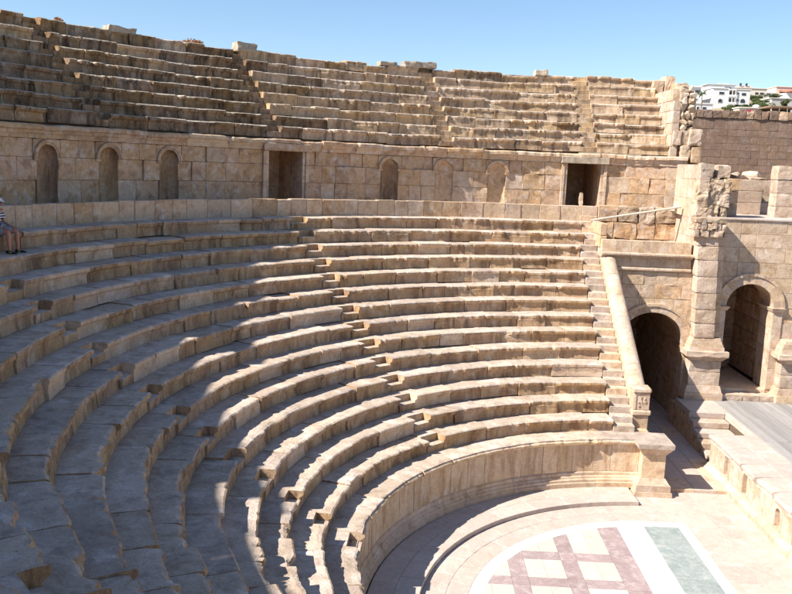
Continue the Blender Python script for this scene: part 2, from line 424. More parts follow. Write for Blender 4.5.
def make_erosion(seed, amt, R):
    """a mostly straight arris with abrupt broken stretches and angular bites"""
    r = random.Random(seed)
    bites = [(r.random(), r.uniform(.03, .14), r.uniform(.03, .09) * min(1.9, amt), r.uniform(-.5, .5)) for _ in range(r.choice((0, 1, 1, 2, 3)))]
    corner = [r.uniform(.02, .09) * amt if r.random() < .35 else 0 for _ in range(2)]
    thr = .16 - .14 * min(amt, 1.6)
    def f(t, s):
        n1 = nzv(s * 1.15, seed * .37, 1.3)
        e = .003 + abs(nzv(s * 14, seed * .2, 9)) * .012
        if n1 > thr: e += (.022 + .09 * (n1 - thr)) * amt * min(1, (n1 - thr) / .05) * (.75 + .6 * nzv(s * 5, seed, 2)) + abs(nzv(s * 22, seed, 5)) * .03 * amt
        for c, w_, a, k_ in bites:
            x = (t - c) / w_
            if abs(x) < 1: e = max(e, a * (1 - abs(x)) ** .45 * (1 + k_ * x) * (.85 + .5 * nzv(s * 18, seed, 0)))
        if t < .09: e = max(e, corner[0] * (1 - t / .09))
        if t > .91: e = max(e, corner[1] * (t - .91) / .09)
        return max(0.0, min(e, .19))
    return f

def seat_block(name, R, z, run, t0, t1, mats, parent, amt, seed, style=0, keep=(0, 0)):
    g = .007 / R; t0 += g; t1 -= g
    n_ = max(3, int((t1 - t0) * R / seglen(R, (t0 + t1) / 2)))
    us = [lerp(t0, t1, i / n_) for i in range(n_ + 1)]
    f = make_erosion(seed, amt, R)
    back = -(run + .13)
    lip = .09 if style == 0 else .035
    #        d (towards the orchestra)  z     weight
    prof = [(back, z - .0), (-.42, z - .004 - rng.uniform(0, .012)), (-.16, z - .003, .25), (-.035, z - .006, .8), (0, z - .028, 1.0), (.0, z - .095, 1.0),
            (-.025, z - .125, .7), (-lip, z - .165, .25), (-lip - .012, z - .26), (-lip + .01, z - RISE), (back, z - RISE - .0)]
    fmt = [0, 0, 0, 1 if (t0 + t1) / 2 > rad(186) else 0, 1, 1, 1, 1, 1, 1, 1]
    tz = rng.uniform(-.014, .014); tr = rng.uniform(-.016, .016)
    mp = lambda u, zz, d: ((R - d + tr * ((u - t0) / (t1 - t0) - .5)) * cos(u), (R - d + tr * ((u - t0) / (t1 - t0) - .5)) * sin(u), zz + tz * ((u - t0) / (t1 - t0) - .5))
    return sweep(name, lambda u, zz, d: mp(u, zz, d), prof, us, mats, parent, fmat=fmt, jit=.010,
                 ero=lambda u: f((u - t0) / (t1 - t0), u * R) * (min(1, .12 + (u - t0) * R / .15) if keep[0] else 1) * (min(1, .12 + (t1 - u) * R / .15) if keep[1] else 1), seed=seed)

def notch_step(R, z, run, t0, t1, mats, parent):
    if mats[1] is M['lichen'] and (t0 + t1) / 2 < rad(125): mats = [M['tread'], M['summa']]  # same paler stone on the lit side, sunlight put into the colour
    n_ = 3; us = [lerp(t0 + .004 / R, t1 - .004 / R, i / n_) for i in range(n_ + 1)]
    back = -(run + .13)
    prof = [(back, z - .004), (-.33, z - .006), (-.325, z - .02), (-.335, z - .205), (-.055, z - .212), (-.045, z - .23), (-.06, z - RISE), (back, z - RISE)]
    mp = lambda u, zz, d: ((R - d) * cos(u), (R - d) * sin(u), zz)
    return sweep('stair_step', mp, prof, us, mats, parent, fmat=[0, 1, 1, 0, 1, 1, 1, 1], jit=.012, seed=R)

def seat_row(k, upper=False):
    R = UR(k) if upper else RK(k); z = UZ(k) if upper else ZK(k)
    run = .45 if upper else (RK(k + 1) - RK(k) if k < 14 else .62)
    ordn = ['lowest', 'second', 'third', 'fourth', 'fifth', 'sixth', 'seventh', 'eighth', 'ninth', 'tenth', 'eleventh', 'twelfth', 'thirteenth']
    if upper:
        lab = {1: 'lowest lichen-dark stone seat row of the upper tier, just above the gallery wall cornice',
               8: 'topmost ragged stone seat row of the upper tier, against the sky'}.get(k,
               '%s lichen-dark seat row up from the gallery wall cornice' % ordn[k - 1])
        t = thing('seat_row', lab, 'seat row', 'upper tier of stone seat rows')
        sw = .62
        st = []
        for a in (89.9, 108.0, 130.1, 150.8, 172.0, 193.2, 214.0):
            if k == 8 and a == 89.9: pass
            st.append((rad(a) - sw / 2 / R, rad(a) + sw / 2 / R))
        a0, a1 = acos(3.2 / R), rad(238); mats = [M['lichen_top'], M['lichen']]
        lo, hi, amt = .7, 1.7, 1.2
    else:
        if k == 14: lab = 'topmost seat row of the lower tier, under the walkway parapet, man seated on it'
        elif k == 1: lab = 'lowest curved stone seat row, directly behind the podium walkway'
        else: lab = '%s curved stone seat row up from the podium walkway, with chipped edge' % ordn[k - 1]
        t = thing('seat_row', lab, 'seat row', 'lower tier of stone seat rows')
        st = stair_ranges(k); a0 = acos(-max(.2, .68 - .0 * k) / R); a1 = rad(264); mats = [M['tread'], M['riser']]
        if k >= 13: a0 = acos(-.45 / R)
        lo, hi, amt = .75, 1.75, 1.0
    segs = []; a = a0
    for s0, s1 in st:
        if s0 > a: segs.append((a, s0))
        a = max(a, s1)
    segs.append((a, a1))
    r = random.Random(k * 31 + (500 if upper else 0))
    for s0, s1 in segs:
        cs = cuts(s0 * R, s1 * R, lo, hi, r)
        for i in range(len(cs) - 1):
            u0, u1 = cs[i] / R, cs[i + 1] / R; mid = (u0 + u1) / 2
            dz = r.uniform(-.012, .008)
            A = amt * r.uniform(.5, 1.5)
            if upper:
                dz = r.uniform(-.03, .02)
                if k == 8: dz = r.choice((0, -.05, -.08, .03, .05, .02))
                if mid < rad(125): A *= 1.15
            elif mid > rad(188): A *= 2.1
            elif mid > rad(150): A *= 1.15
            mt = mats
            if not upper:
                q_ = r.random()
                if q_ < .12: mt = [M['tread'], M['pink']]; A *= .5
                elif q_ < .15: mt = [M['tread'], M['wall_pale']]; A *= .4
                elif q_ < .26: dz -= r.uniform(.015, .04)
            if upper and r.random() < max(.06, min(.92, (rad(138) - mid) / rad(22))): mt = [M['tread'], M['summa']]  # dark left mixes real lichen with painted shade; paler right paints sunlight
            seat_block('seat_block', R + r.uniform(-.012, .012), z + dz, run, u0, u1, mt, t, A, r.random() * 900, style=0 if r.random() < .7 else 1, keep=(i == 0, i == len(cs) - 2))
    for s0, s1 in st:
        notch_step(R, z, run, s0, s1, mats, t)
    return t
for k in range(1, 15): seat_row(k)
for k in range(1, 9): seat_row(k, True)

# ------------------------------------------------------------------ podium: wall, moulded base, cap and walkway
def podium():
    t = thing('podium_wall', 'curved moulded podium wall with ochre upright slabs facing the orchestra floor', 'podium wall')
    R = 7.80; aend = acos(.015 / R); a1 = rad(264)
    cN = rad(174.97) + .1
    r = random.Random(11)
    # walkway cap blocks
    notch = [(rad(175.9), rad(175.9) + .64 / R)]
    segs = [(aend, notch[0][0]), (notch[0][1], a1)]
    for s0, s1 in segs:
        cs = cuts(s0 * R, s1 * R, .8, 1.6, r)
        for i in range(len(cs) - 1):
            u0, u1 = cs[i] / R + .006 / R, cs[i + 1] / R - .006 / R
            n_ = max(4, int((u1 - u0) * R / seglen(R, u0))); us = [lerp(u0, u1, j / n_) for j in range(n_ + 1)]
            z = 1.585 + r.uniform(-.008, .006); f = make_erosion(r.random() * 800, .9 * r.uniform(.2, 1.6), R)
            back = -(RK(1) + .12 - R)
            prof = [(back, z), (-.40, z - .003), (-.12, z - .003, .3), (-.055, z - .006, .8), (-.05, z - .045, 1), (-.022, z - .05, 1), (0, z - .07, 1), (0, z - .11, 1), (-.05, z - .15, .6), (-.12, z - .20, .1), (back, z - .20)]
            sweep('cap_slab', cyl(R), prof, us, [M['tread'], M['podium']], t, fmat=[0, 0, 0, 0, 0, 1, 1, 1, 1, 1, 1], jit=.010,
                  ero=lambda u, f=f, u0=u0, u1=u1: f((u - u0) / (u1 - u0), u * R), seed=r.random() * 50)
    notch_step(R, 1.585, RK(1) - R, notch[0][0], notch[0][1], [M['tread'], M['riser']], t)
    # upright slabs
    Rw = R + .13
    cs = cuts(aend * Rw, a1 * Rw, .45, .95, r)
    for i in range(len(cs) - 1):
        panel('wall_slab', cyl(Rw), cs[i] / Rw, cs[i + 1] / Rw, .55, 1.40, .14, M['podium'], t, su=Rw, nu=4, nv=4, rough=.008, proud=r.uniform(-.008, .008), gap=.003)
    # base mouldings
    cs = cuts(aend * Rw, a1 * Rw, 1.0, 1.7, r)
    prof = [(-.14, .55), (.0, .55), (.03, .52), (.035, .44), (.075, .41), (.085, .37), (.13, .335), (.135, .27), (.17, .25), (.175, .10), (-.14, .10)]
    for i in range(len(cs) - 1):
        u0, u1 = cs[i] / Rw + .004 / Rw, cs[i + 1] / Rw - .004 / Rw
        us = [lerp(u0, u1, j / 6) for j in range(7)]
        sweep('base_moulding', cyl(Rw), prof, us, M['podium'] if r.random() < .4 else M['pink'], t, jit=.008, seed=r.random() * 90)
podium()

def podium_pedestal():
    t = thing('podium_pedestal', 'square moulded stone pedestal with flaring cap at the end of the podium wall', 'pedestal')
    x0, x1, y0, y1 = .02, .70, 7.55, 8.35
    def tier(nm, e0, e1, z0, z1, mat):
        pts = []
        for e, z in ((e0, z0), (e1, z1)):
            for sx, X in ((-1, x0), (1, x1)):
                for sy, Y in ((-1, y0), (1, y1)):
                    pts.append((X + sx * e, Y + sy * e, z))
        return hull(nm, pts, mat, t)
    tier('plinth', .22, .21, .0, .14, M['wall_pale']); tier('plinth', .17, .165, .143, .33, M['wall_pale'])
    tier('base_moulding', .165, .13, .333, .37, M['wall_pale']); tier('base_moulding', .125, .03, .373, .52, M['wall_pale'])
    tier('shaft', .0, .0, .523, 1.22, M['pink']); tier('cap_moulding', .0, .06, 1.223, 1.32, M['wall_pale'])
    tier('cap_moulding', .07, .16, 1.323, 1.46, M['wall_pale']); tier('cap', .18, .19, 1.463, 1.60, M['tread'])
podium_pedestal()

# ------------------------------------------------------------------ orchestra floor
def clip_circle(poly, R, cx):
    out = []
    for i in range(len(poly)):
        a, b_ = poly[i], poly[(i + 1) % len(poly)]
        n_ = max(1, int(hypot(b_[0] - a[0], b_[1] - a[1]) / .12))
        for j in range(n_):
            t_ = j / n_; out.append((lerp(a[0], b_[0], t_), lerp(a[1], b_[1], t_)))
    c0 = (sum(p[0] for p in out) / len(out), sum(p[1] for p in out) / len(out))
    res = []; inside = 0
    # Sutherland-Hodgman against a 120-gon
    res = poly[:]
    N = 120
    for i in range(N):
        a = 2 * pi * i / N; nx, ny = cos(a), sin(a); lim = R
        new = []
        for j in range(len(res)):
            p, q = res[j], res[(j + 1) % len(res)]
            dp = (p[0] - cx) * nx + p[1] * ny - lim; dq = (q[0] - cx) * nx + q[1] * ny - lim
            if dp <= 0: new.append(p)
            if (dp <= 0) != (dq <= 0):
                s_ = dp / (dp - dq); new.append((lerp(p[0], q[0], s_), lerp(p[1], q[1], s_)))
        res = new
        if len(res) < 3: return []
    # drop near-duplicate points
    o = []
    for p in res:
        if not o or hypot(p[0] - o[-1][0], p[1] - o[-1][1]) > .01: o.append(p)
    if len(o) > 2 and hypot(o[0][0] - o[-1][0], o[0][1] - o[-1][1]) < .01: o.pop()
    return o if len(o) > 2 else []

def area(p): return abs(sum(p[i][0] * p[(i + 1) % len(p)][1] - p[(i + 1) % len(p)][0] * p[i][1] for i in range(len(p)))) / 2

def orchestra():
    V = []; n_ = 96
    structure(solid('orchestra_bedding', [(9 * cos(2 * pi * i / n_), 9 * sin(2 * pi * i / n_), -.035) for i in range(n_)], [tuple(range(n_))], M['bed'], recalc=False))
    fl = bpy.data.objects.new('orchestra_floor', None); COL.objects.link(fl); structure(fl)
    r = random.Random(3)
    mp = polar(0, .07)
    # raised band along the podium
    rs = [6.66, 7.22, 7.80]
    a_end = [acos(-.28 / rr) for rr in rs]
    for b_ in range(2):
        R = rs[b_]; cs = cuts(rad(92.6) * R, rad(263) * R, .8, 1.5, r)
        for i in range(len(cs) - 1):
            panel('paving_slab', polar(.12, .07), cs[i] / R, cs[i + 1] / R, rs[b_], rs[b_ + 1], .15, M['paving'], fl, su=R, gap=.003, ch=.006, rough=.002, nu=3, nv=1)
    # flat ring
    rs = [5.63, 6.13, 6.66]
    for b_ in range(2):
        R = rs[b_]; cs = cuts(rad(90) * R, rad(270) * R, .8, 1.5, r)
        for i in range(len(cs) - 1):
            panel('paving_slab', mp, cs[i] / R, cs[i + 1] / R, rs[b_], rs[b_ + 1] , .03, M['paving'], fl, su=R, gap=.003, ch=.005, rough=.001, nu=3, nv=1)
    # white ring
    R = 5.3; cs = cuts(rad(103) * R, rad(257) * R, .9, 1.4, r)
    for i in range(len(cs) - 1):
        panel('white_band', polar(0, .07), cs[i] / R, cs[i + 1] / R, 5.30, 5.63, .03, M['paving_white'], fl, su=R, gap=.0025, ch=.004, rough=.0008, nu=4, nv=1)
    # straight bands east of the half disc
    def strip(nm, xa, xb, ya, yb, L, mat):
        ys = cuts(ya, yb, L * .8, L * 1.2, r)
        for i in range(len(ys) - 1):
            panel(nm, flat(0), xa, xb, ys[i], ys[i + 1], .03, M[mat], fl, gap=.0025, ch=.004, rough=.0008, nu=1, nv=1)
    strip('white_band', -1.215, -.465, -5.27, 5.27, 1.1, 'paving_white')
    strip('green_panel', -.465, .49, -5.27, 5.27, .55, 'green')
    strip('white_band', .49, .76, -5.27, 5.27, 1.3, 'paving_white')
    for xa, xb in ((-1.215, -.2), (-.2, .76)):
        for s_ in (1, -1):
            ya, yb = (5.27, 5.60) if s_ > 0 else (-5.60, -5.27)
            panel('white_band', flat(0), xa, xb, ya, yb, .03, M['paving_white'], fl, gap=.0025, ch=.004, rough=.0008, nu=1, nv=1)
    # pattern of mauve bands and cream panels inside the half disc
    RI = 5.30
    xb = [(-1.78, -1.215), (-3.07, -2.68), (-4.39, -3.99)]
    yb = [(2.99, 3.42), (1.65, 2.06), (.31, .71), (-1.03, -.63), (-2.37, -1.97), (-3.71, -3.31)]
    def piece(nm, x0, x1, y0, y1, mat):
        g = .003; p = clip_circle([(x0 + g, y0 + g), (x1 - g, y0 + g), (x1 - g, y1 - g), (x0 + g, y1 - g)], RI - .003, .07)
        if p and area(p) > .004: prism(nm, flat(0), p, -.03, 0, M[mat], fl, ins=.997)
    xs = sorted([v for p in xb for v in p] + [-5.4]); ys = sorted([v for p in yb for v in p] + [-5.4, 5.4])
    for i in range(len(xs) - 1):
        for j in range(len(ys) - 1):
            x0, x1, y0, y1 = xs[i], xs[i + 1], ys[j], ys[j + 1]
            vx = any(abs(x0 - p[0]) < .01 for p in xb); hy = any(abs(y0 - p[0]) < .01 for p in yb)
            if vx or hy: piece('mauve_panel', x0, x1, y0, y1, 'purple')
            else:
                # cream field of four smaller tiles
                xm, ym = (x0 + x1) / 2, (y0 + y1) / 2
                if x1 - x0 > 1.2 or y1 - y0 > 1.2 or True:
                    for (a, b_) in ((x0, xm), (xm, x1)):
                        for (c, d) in ((y0, ym), (ym, y1)): piece('cream_panel', a, b_, c, d, 'cream')
    # paving towards the stage
    ys = cuts(-9.0, 7.86, .75, 1.35, r)
    xs = [.765, 1.55, 2.15, 2.80]
    for c in range(3):
        ys = cuts(-9.0, 7.86, .7, 1.5, r)
        for i in range(len(ys) - 1):
            panel('paving_slab', flat(0), xs[c], xs[c + 1], ys[i], ys[i + 1], .03, M['paving'], fl, gap=.003, ch=.005, rough=.0015, nu=1, nv=1)
    # strip between the white band and the pedestal
    for sgn in (1, -1):
        for (x0, x1) in ((-.28, .24), (.24, .765)):
            a, b_ = (5.61, 6.6) if sgn > 0 else (-6.6, -5.61)
            panel('paving_slab', flat(-.0), x0 + (0.02 if x0 < 0 else 0), x1, a, b_, .03, M['paving'], fl, gap=.003, ch=.005, rough=.0015, nu=1, nv=1)
            a, b_ = (6.6, 7.86) if sgn > 0 else (-7.86, -6.6)
            panel('paving_slab', flat(-.0), x0 + (0.02 if x0 < 0 else 0), x1, a, b_, .03, M['paving'], fl, gap=.003, ch=.005, rough=.0015, nu=1, nv=1)
    # raised floor of the side passage
    pf = bpy.data.objects.new('passage_floor', None); COL.objects.link(pf); structure(pf)
    xs = [.0, .95, 1.75, 2.4, 3.0, 3.7]
    for c in range(5):
        ys = [7.86] + cuts(7.86, 22.0, .9, 1.7, r)[1:]
        for i in range(len(ys) - 1):
            panel('paving_slab', flat(.10), xs[c], xs[c + 1], ys[i], ys[i + 1], .13, M['paving'] if r.random() < .7 else M['pink'], pf, gap=.004, ch=.01, rough=.003, nu=1, nv=1)
orchestra()

# ------------------------------------------------------------------ walkway parapet, walkway, gallery wall
def parapet():
    t = thing('walkway_parapet', 'low curved parapet of upright pale slabs behind the top seat row of the lower tier', 'parapet')
    R = 17.42; r = random.Random(21)
    a0 = acos(.25 / R); segs = [(a0, rad(264))]
    for s0, s1 in segs:
        cs = cuts(s0 * R, s1 * R, .55, 1.0, r)
        for i in range(len(cs) - 1):
            panel('parapet_slab', cyl(R), cs[i] / R, cs[i + 1] / R, 7.40, 8.04 + r.uniform(-.02, .012), .24, M['pink'] if r.random() < .75 else M['wall'], t, su=R, gap=.005, ch=.012, rough=.01, nu=3, nv=3, proud=r.uniform(-.01, .01))
parapet()

def walkway():
    V = []; Fc = []; us = [rad(a) for a in range(84, 267, 2)]
    for u in us:
        for R in (17.6, 19.2): V.append((R * cos(u), R * sin(u), 7.74))
    for i in range(len(us) - 1): Fc.append((2 * i, 2 * i + 1, 2 * i + 3, 2 * i + 2))
    structure(solid('walkway', V, Fc, M['tread'], recalc=False))
walkway()

GW_R = 18.9
DOORS = [(rad(90.35), rad(4.15) / 2), (rad(128.75), rad(4.25) / 2), (rad(171.5), rad(4.2) / 2), (rad(214), rad(4.2) / 2)]
NICHES = [(101.35, .14), (108.2, .14), (115.3, .34), (143.2, .34), (150.3, .34), (157.2, .34), (164, .34), (185, .34), (192, .34), (200, .34)]
def gallery():
    t = thing('gallery_wall', 'curved golden ashlar wall with doorways and arched niches between the two seating tiers', 'wall')
    R = GW_R; r = random.Random(5); mp = cyl(R)
    a0, a1 = acos(3.95 / R), rad(264)
    cz = [7.72, 8.57, 9.21, 9.72]
    hw = .375 / R; zs = 9.21; ra = .365
    for ci in range(3):
        z0, z1 = cz[ci], cz[ci + 1]
        solids = []; block = []
        for c, h in DOORS: block.append((c - h - .26 / R, c + h + .26 / R))
        for c, dpt in NICHES:
            c = rad(c)
            e = hw if ci < 2 else (ra + .13) / R
            block.append((c - e, c + e))
        block.sort(); a = a0; segs = []
        for s0, s1 in block:
            if s0 > a: segs.append((a, s0))
            a = max(a, s1)
        segs.append((a, a1))
        for s0, s1 in segs:
            cs = cuts(s0 * R, s1 * R, .5, .98, r)
            for i in range(len(cs) - 1):
                mt = M['wall'] if r.random() < .88 else M['pink']
                panel('wall_block', mp, cs[i] / R, cs[i + 1] / R, z0, z1, .3, mt, t, su=R, gap=.0035, ch=.009, rough=.018, nu=4, nv=4, proud=r.uniform(-.018, .010) if r.random() > .1 else -.06)
    # cornice
    cs = cuts(a0 * R, a1 * R, .9, 1.7, r)
    for i in range(len(cs) - 1):
        u0, u1 = cs[i] / R + .006 / R, cs[i + 1] / R - .006 / R; us = [lerp(u0, u1, j / 10) for j in range(11)]
        dz = r.uniform(-.02, .015); f = make_erosion(r.random() * 900, 1.1, R); dd = r.uniform(-.03, .02)
        prof = [(-.45, 10.14 + dz), (.16 + dd, 10.13 + dz, 1), (.2 + dd, 10.09 + dz, 1), (.2 + dd, 9.99 + dz, 1), (.13 + dd, 9.96 + dz, .6), (.10 + dd, 9.87 + dz, .3), (.05, 9.84 + dz, .1), (.035, 9.725), (-.45, 9.725)]
        sweep('cornice_block', mp, prof, us, [M['wall'] if r.random() < .6 else M['pink']], t, jit=.012, seed=r.random() * 99,
              ero=lambda u, f=f, u0=u0, u1=u1: f((u - u0) / (u1 - u0), u * R))
    # bed course closing the top behind the cornice
    # niches
    for c, dp in NICHES:
        c = rad(c); n_ = 12
        fr = [(c + ra / R * cos(pi * i / n_), zs + ra * sin(pi * i / n_)) for i in range(n_ + 1)]
        # spandrel panel round the arch
        u0, u1, z1 = c - (ra + .13) / R, c + (ra + .13) / R, 9.72
        outer = []
        for i in range(n_ + 1):
            a = pi * i / n_; dx, dz = cos(a), sin(a)
            k_ = min((ra + .12) / abs(dx) if abs(dx) > 1e-6 else 9, (z1 - .006 - zs) / dz if dz > 1e-6 else 9)
            outer.append((c + dx * k_ / R, zs + dz * k_))
        V = []
        for d in (.0, -.3):
            for p in fr: V.append(mp(p[0], p[1], d))
            for p in outer: V.append(mp(p[0], p[1], d))
        m_ = n_ + 1; Fc = []
        for i in range(n_):
            Fc.append((i, i + 1, m_ + i + 1, m_ + i)); Fc.append((2 * m_ + i, 2 * m_ + i + 1, 3 * m_ + i + 1, 3 * m_ + i))
            Fc.append((i, i + 1, 2 * m_ + i + 1, 2 * m_ + i)); Fc.append((m_ + i, m_ + i + 1, 3 * m_ + i + 1, 3 * m_ + i))
        Fc.append((0, m_, 3 * m_, 2 * m_)); Fc.append((n_, m_ + n_, 3 * m_ + n_, 2 * m_ + n_))
        ni = solid('niche', V, Fc, M['wall'], t)
        # archivolt: moulded band on the face
        V = []; Fc = []; pr = [(ra - .005, .0), (ra - .005, .04), (ra + .05, .045), (ra + .055, .065), (ra + .12, .07), (ra + .125, 0)]
        m_ = len(pr)
        for i in range(17):
            a = pi * i / 16
            for rr, d in pr: V.append(mp(c + rr * cos(a) / R, zs + rr * sin(a), d))
        for i in range(16):
            for j in range(m_): Fc.append((i * m_ + j, i * m_ + (j + 1) % m_, (i + 1) * m_ + (j + 1) % m_, (i + 1) * m_ + j))
        Fc += [tuple(range(m_)), tuple(range(16 * m_, 17 * m_))]
        solid('archivolt', V, Fc, M['wall'], ni)
        for s_ in (-1, 1):
            panel('impost', mp, c + s_ * (ra + .05) / R - .09 / R, c + s_ * (ra + .05) / R + .09 / R, zs - .09, zs - .005, .05, M['wall'], ni, su=R, gap=.001, ch=.01, proud=.055, nu=1, nv=1, rough=.002)
        # curved recess, half dome with scallop ribs
        V = []; Fc = []; N = 16
        dpt = dp
        zsl = [7.76, 8.2, 8.6, 9.0, zs]
        for z in zsl:
            for i in range(N + 1):
                a = pi * i / N; V.append(mp(c + (hw * R - .01) * cos(a) / R, z, -.02 - dpt * sin(a)))
        rows = len(zsl)
        for j in range(1, 7):
            e = pi / 2 * j / 7
            for i in range(N + 1):
                a = pi * i / N; rb = 1 - (.05 if i % 2 else 0) * (1 if dpt > .2 else 0)
                V.append(mp(c + ra * rb * cos(a) * cos(e) / R if False else c + ra * cos(a) / R * cos(0) * (cos(e) if True else 1), zs + ra * sin(e) * (.9 if i in (0, N) else 1) , -.02 - dpt * sin(a) * cos(e) * rb))
            rows += 1
        V.append(mp(c, zs + ra, -.02)); top = len(V) - 1
        for j in range(rows - 1):
            for i in range(N): Fc.append((j * (N + 1) + i, j * (N + 1) + i + 1, (j + 1) * (N + 1) + i + 1, (j + 1) * (N + 1) + i))
        for i in range(N): Fc.append(((rows - 1) * (N + 1) + i, (rows - 1) * (N + 1) + i + 1, top))
        solid('recess', V, Fc, M['niche'] if dp > .2 else M['wall'], ni, recalc=False)
    # doorways
    for di, (c, h) in enumerate(DOORS):
        fr = bpy.data.objects.new('doorway', None); link(fr, t)
        for s_ in (-1, 1):
            e0 = c + s_ * h; e1 = c + s_ * (h + .26 / R); lo, hi = min(e0, e1), max(e0, e1); md = e0 + s_ * .12 / R
            zc = [7.72, 8.57, 9.21, 9.70]
            for j in range(3):
                panel('jamb_block', mp, min(e0, md), max(e0, md), zc[j], zc[j + 1], .45, M['pink'] if j % 2 else M['wall_pale'], fr, su=R, gap=.004, ch=.01, rough=.006, nu=1, nv=2, proud=.015)
                panel('jamb_block', mp, min(e1, md), max(e1, md), zc[j], zc[j + 1], .45, M['pink'], fr, su=R, gap=.004, ch=.01, rough=.006, nu=1, nv=2, proud=.055)
        panel('lintel', mp, c - h - .3 / R, c + h + .3 / R, 9.70, 9.98, .5, M['lichen_top'] if di == 0 else M['wall'], fr, su=R, gap=.002, ch=.02, rough=.02, nu=6, nv=2, proud=.2)
        # corridor behind
        wd = h * R
        def loc(x, y, z):   # x tangential, y outwards
            er = (cos(c), sin(c)); et = (-sin(c), cos(c))
            return (er[0] * (R + y) + et[0] * x, er[1] * (R + y) + et[1] * x, z)
        L = 1.7 if di == 1 else 3.4
        def cb(nm, xa, xb, ya, yb, za, zb, mat):
            V = [loc(x, y, z) for x in (xa, xb) for y in (ya, yb) for z in (za, zb)]
            Fc = [(0, 1, 3, 2), (4, 5, 7, 6), (0, 1, 5, 4), (2, 3, 7, 6), (0, 2, 6, 4), (1, 3, 7, 5)]
            solid(nm, V, Fc, M[mat], fr)
        for s_ in (-1, 1):
            for q in range(3):
                xa, xb = sorted((s_ * (wd + .0), s_ * (wd + .35)))
                cb('corridor_block', xa, xb, .46 + q * (L - .46) / 3 + .004, .46 + (q + 1) * (L - .46) / 3 - .004, 7.72, 9.72, 'wall')
        zc = [7.72, 8.35, 9.0, 9.72]
        for j in range(3):
            xs = cuts(-wd - .3, wd + .3, .5, .8, r)
            for i in range(len(xs) - 1): cb('corridor_block', xs[i] + .005, xs[i + 1] - .005, L + r.uniform(0, .015), L + .3, zc[j] + .005, zc[j + 1] - .005, 'wall')
        cb('backing', -wd - .7, wd + .7, L + .301, L + .6, 7.3, 9.93, 'bed')
        for s_ in (-1, 1):
            xa, xb = sorted((s_ * (wd + .351), s_ * (wd + .6)))
            cb('backing', xa, xb, .46, L + .3, 7.3, 9.93, 'bed')
        cb('floor_slab', -wd - .35, wd + .35, .2, L + .3, 7.5, 7.745, 'wall')
        cb('ceiling_slab', -wd - .35, wd + .35, .3, L + .3, 9.73, 9.9, 'wall')
    # end pilaster at the stage side
    for j in range(3):
        box('pilaster_block', 3.86, 4.16, sqrt(R * R - 15.5) - .10, sqrt(R * R - 15.5) + .5, cz[j] + .004, cz[j + 1] - .004, M['wall_pale'], t)
gallery()

# ------------------------------------------------------------------ end staircase and sloping balustrade
def end_staircase():
    t = thing('staircase', 'straight stone staircase of double steps running down the far end of the seat rows', 'staircase')
    r = random.Random(9)
    for k in range(1, 15):
        x0 = -.675 if k < 13 else -.445
        yk = sqrt(RK(k) ** 2 - .2)
        nxt = sqrt(RK(k + 1) ** 2 - .2)
        for (ya, yb, z) in ((yk + .02, yk + .5, ZK(k) - .21), (yk + .325, nxt + .25, ZK(k))):
            box('step', x0 + .01, .0 if k > 2 else -.005, ya + r.uniform(-.008, .008), yb, z - .27, z + r.uniform(-.006, .004), M['tread'] if r.random() < .6 else M['pink'], t, ch=.012, jit=.006)
    for k in (14,):
        yk = sqrt(RK(15) ** 2 - .2)
        box('step', -.44, .24, 17.36, 17.9, 7.4, 7.66, M['pink'], t)
end_staircase()

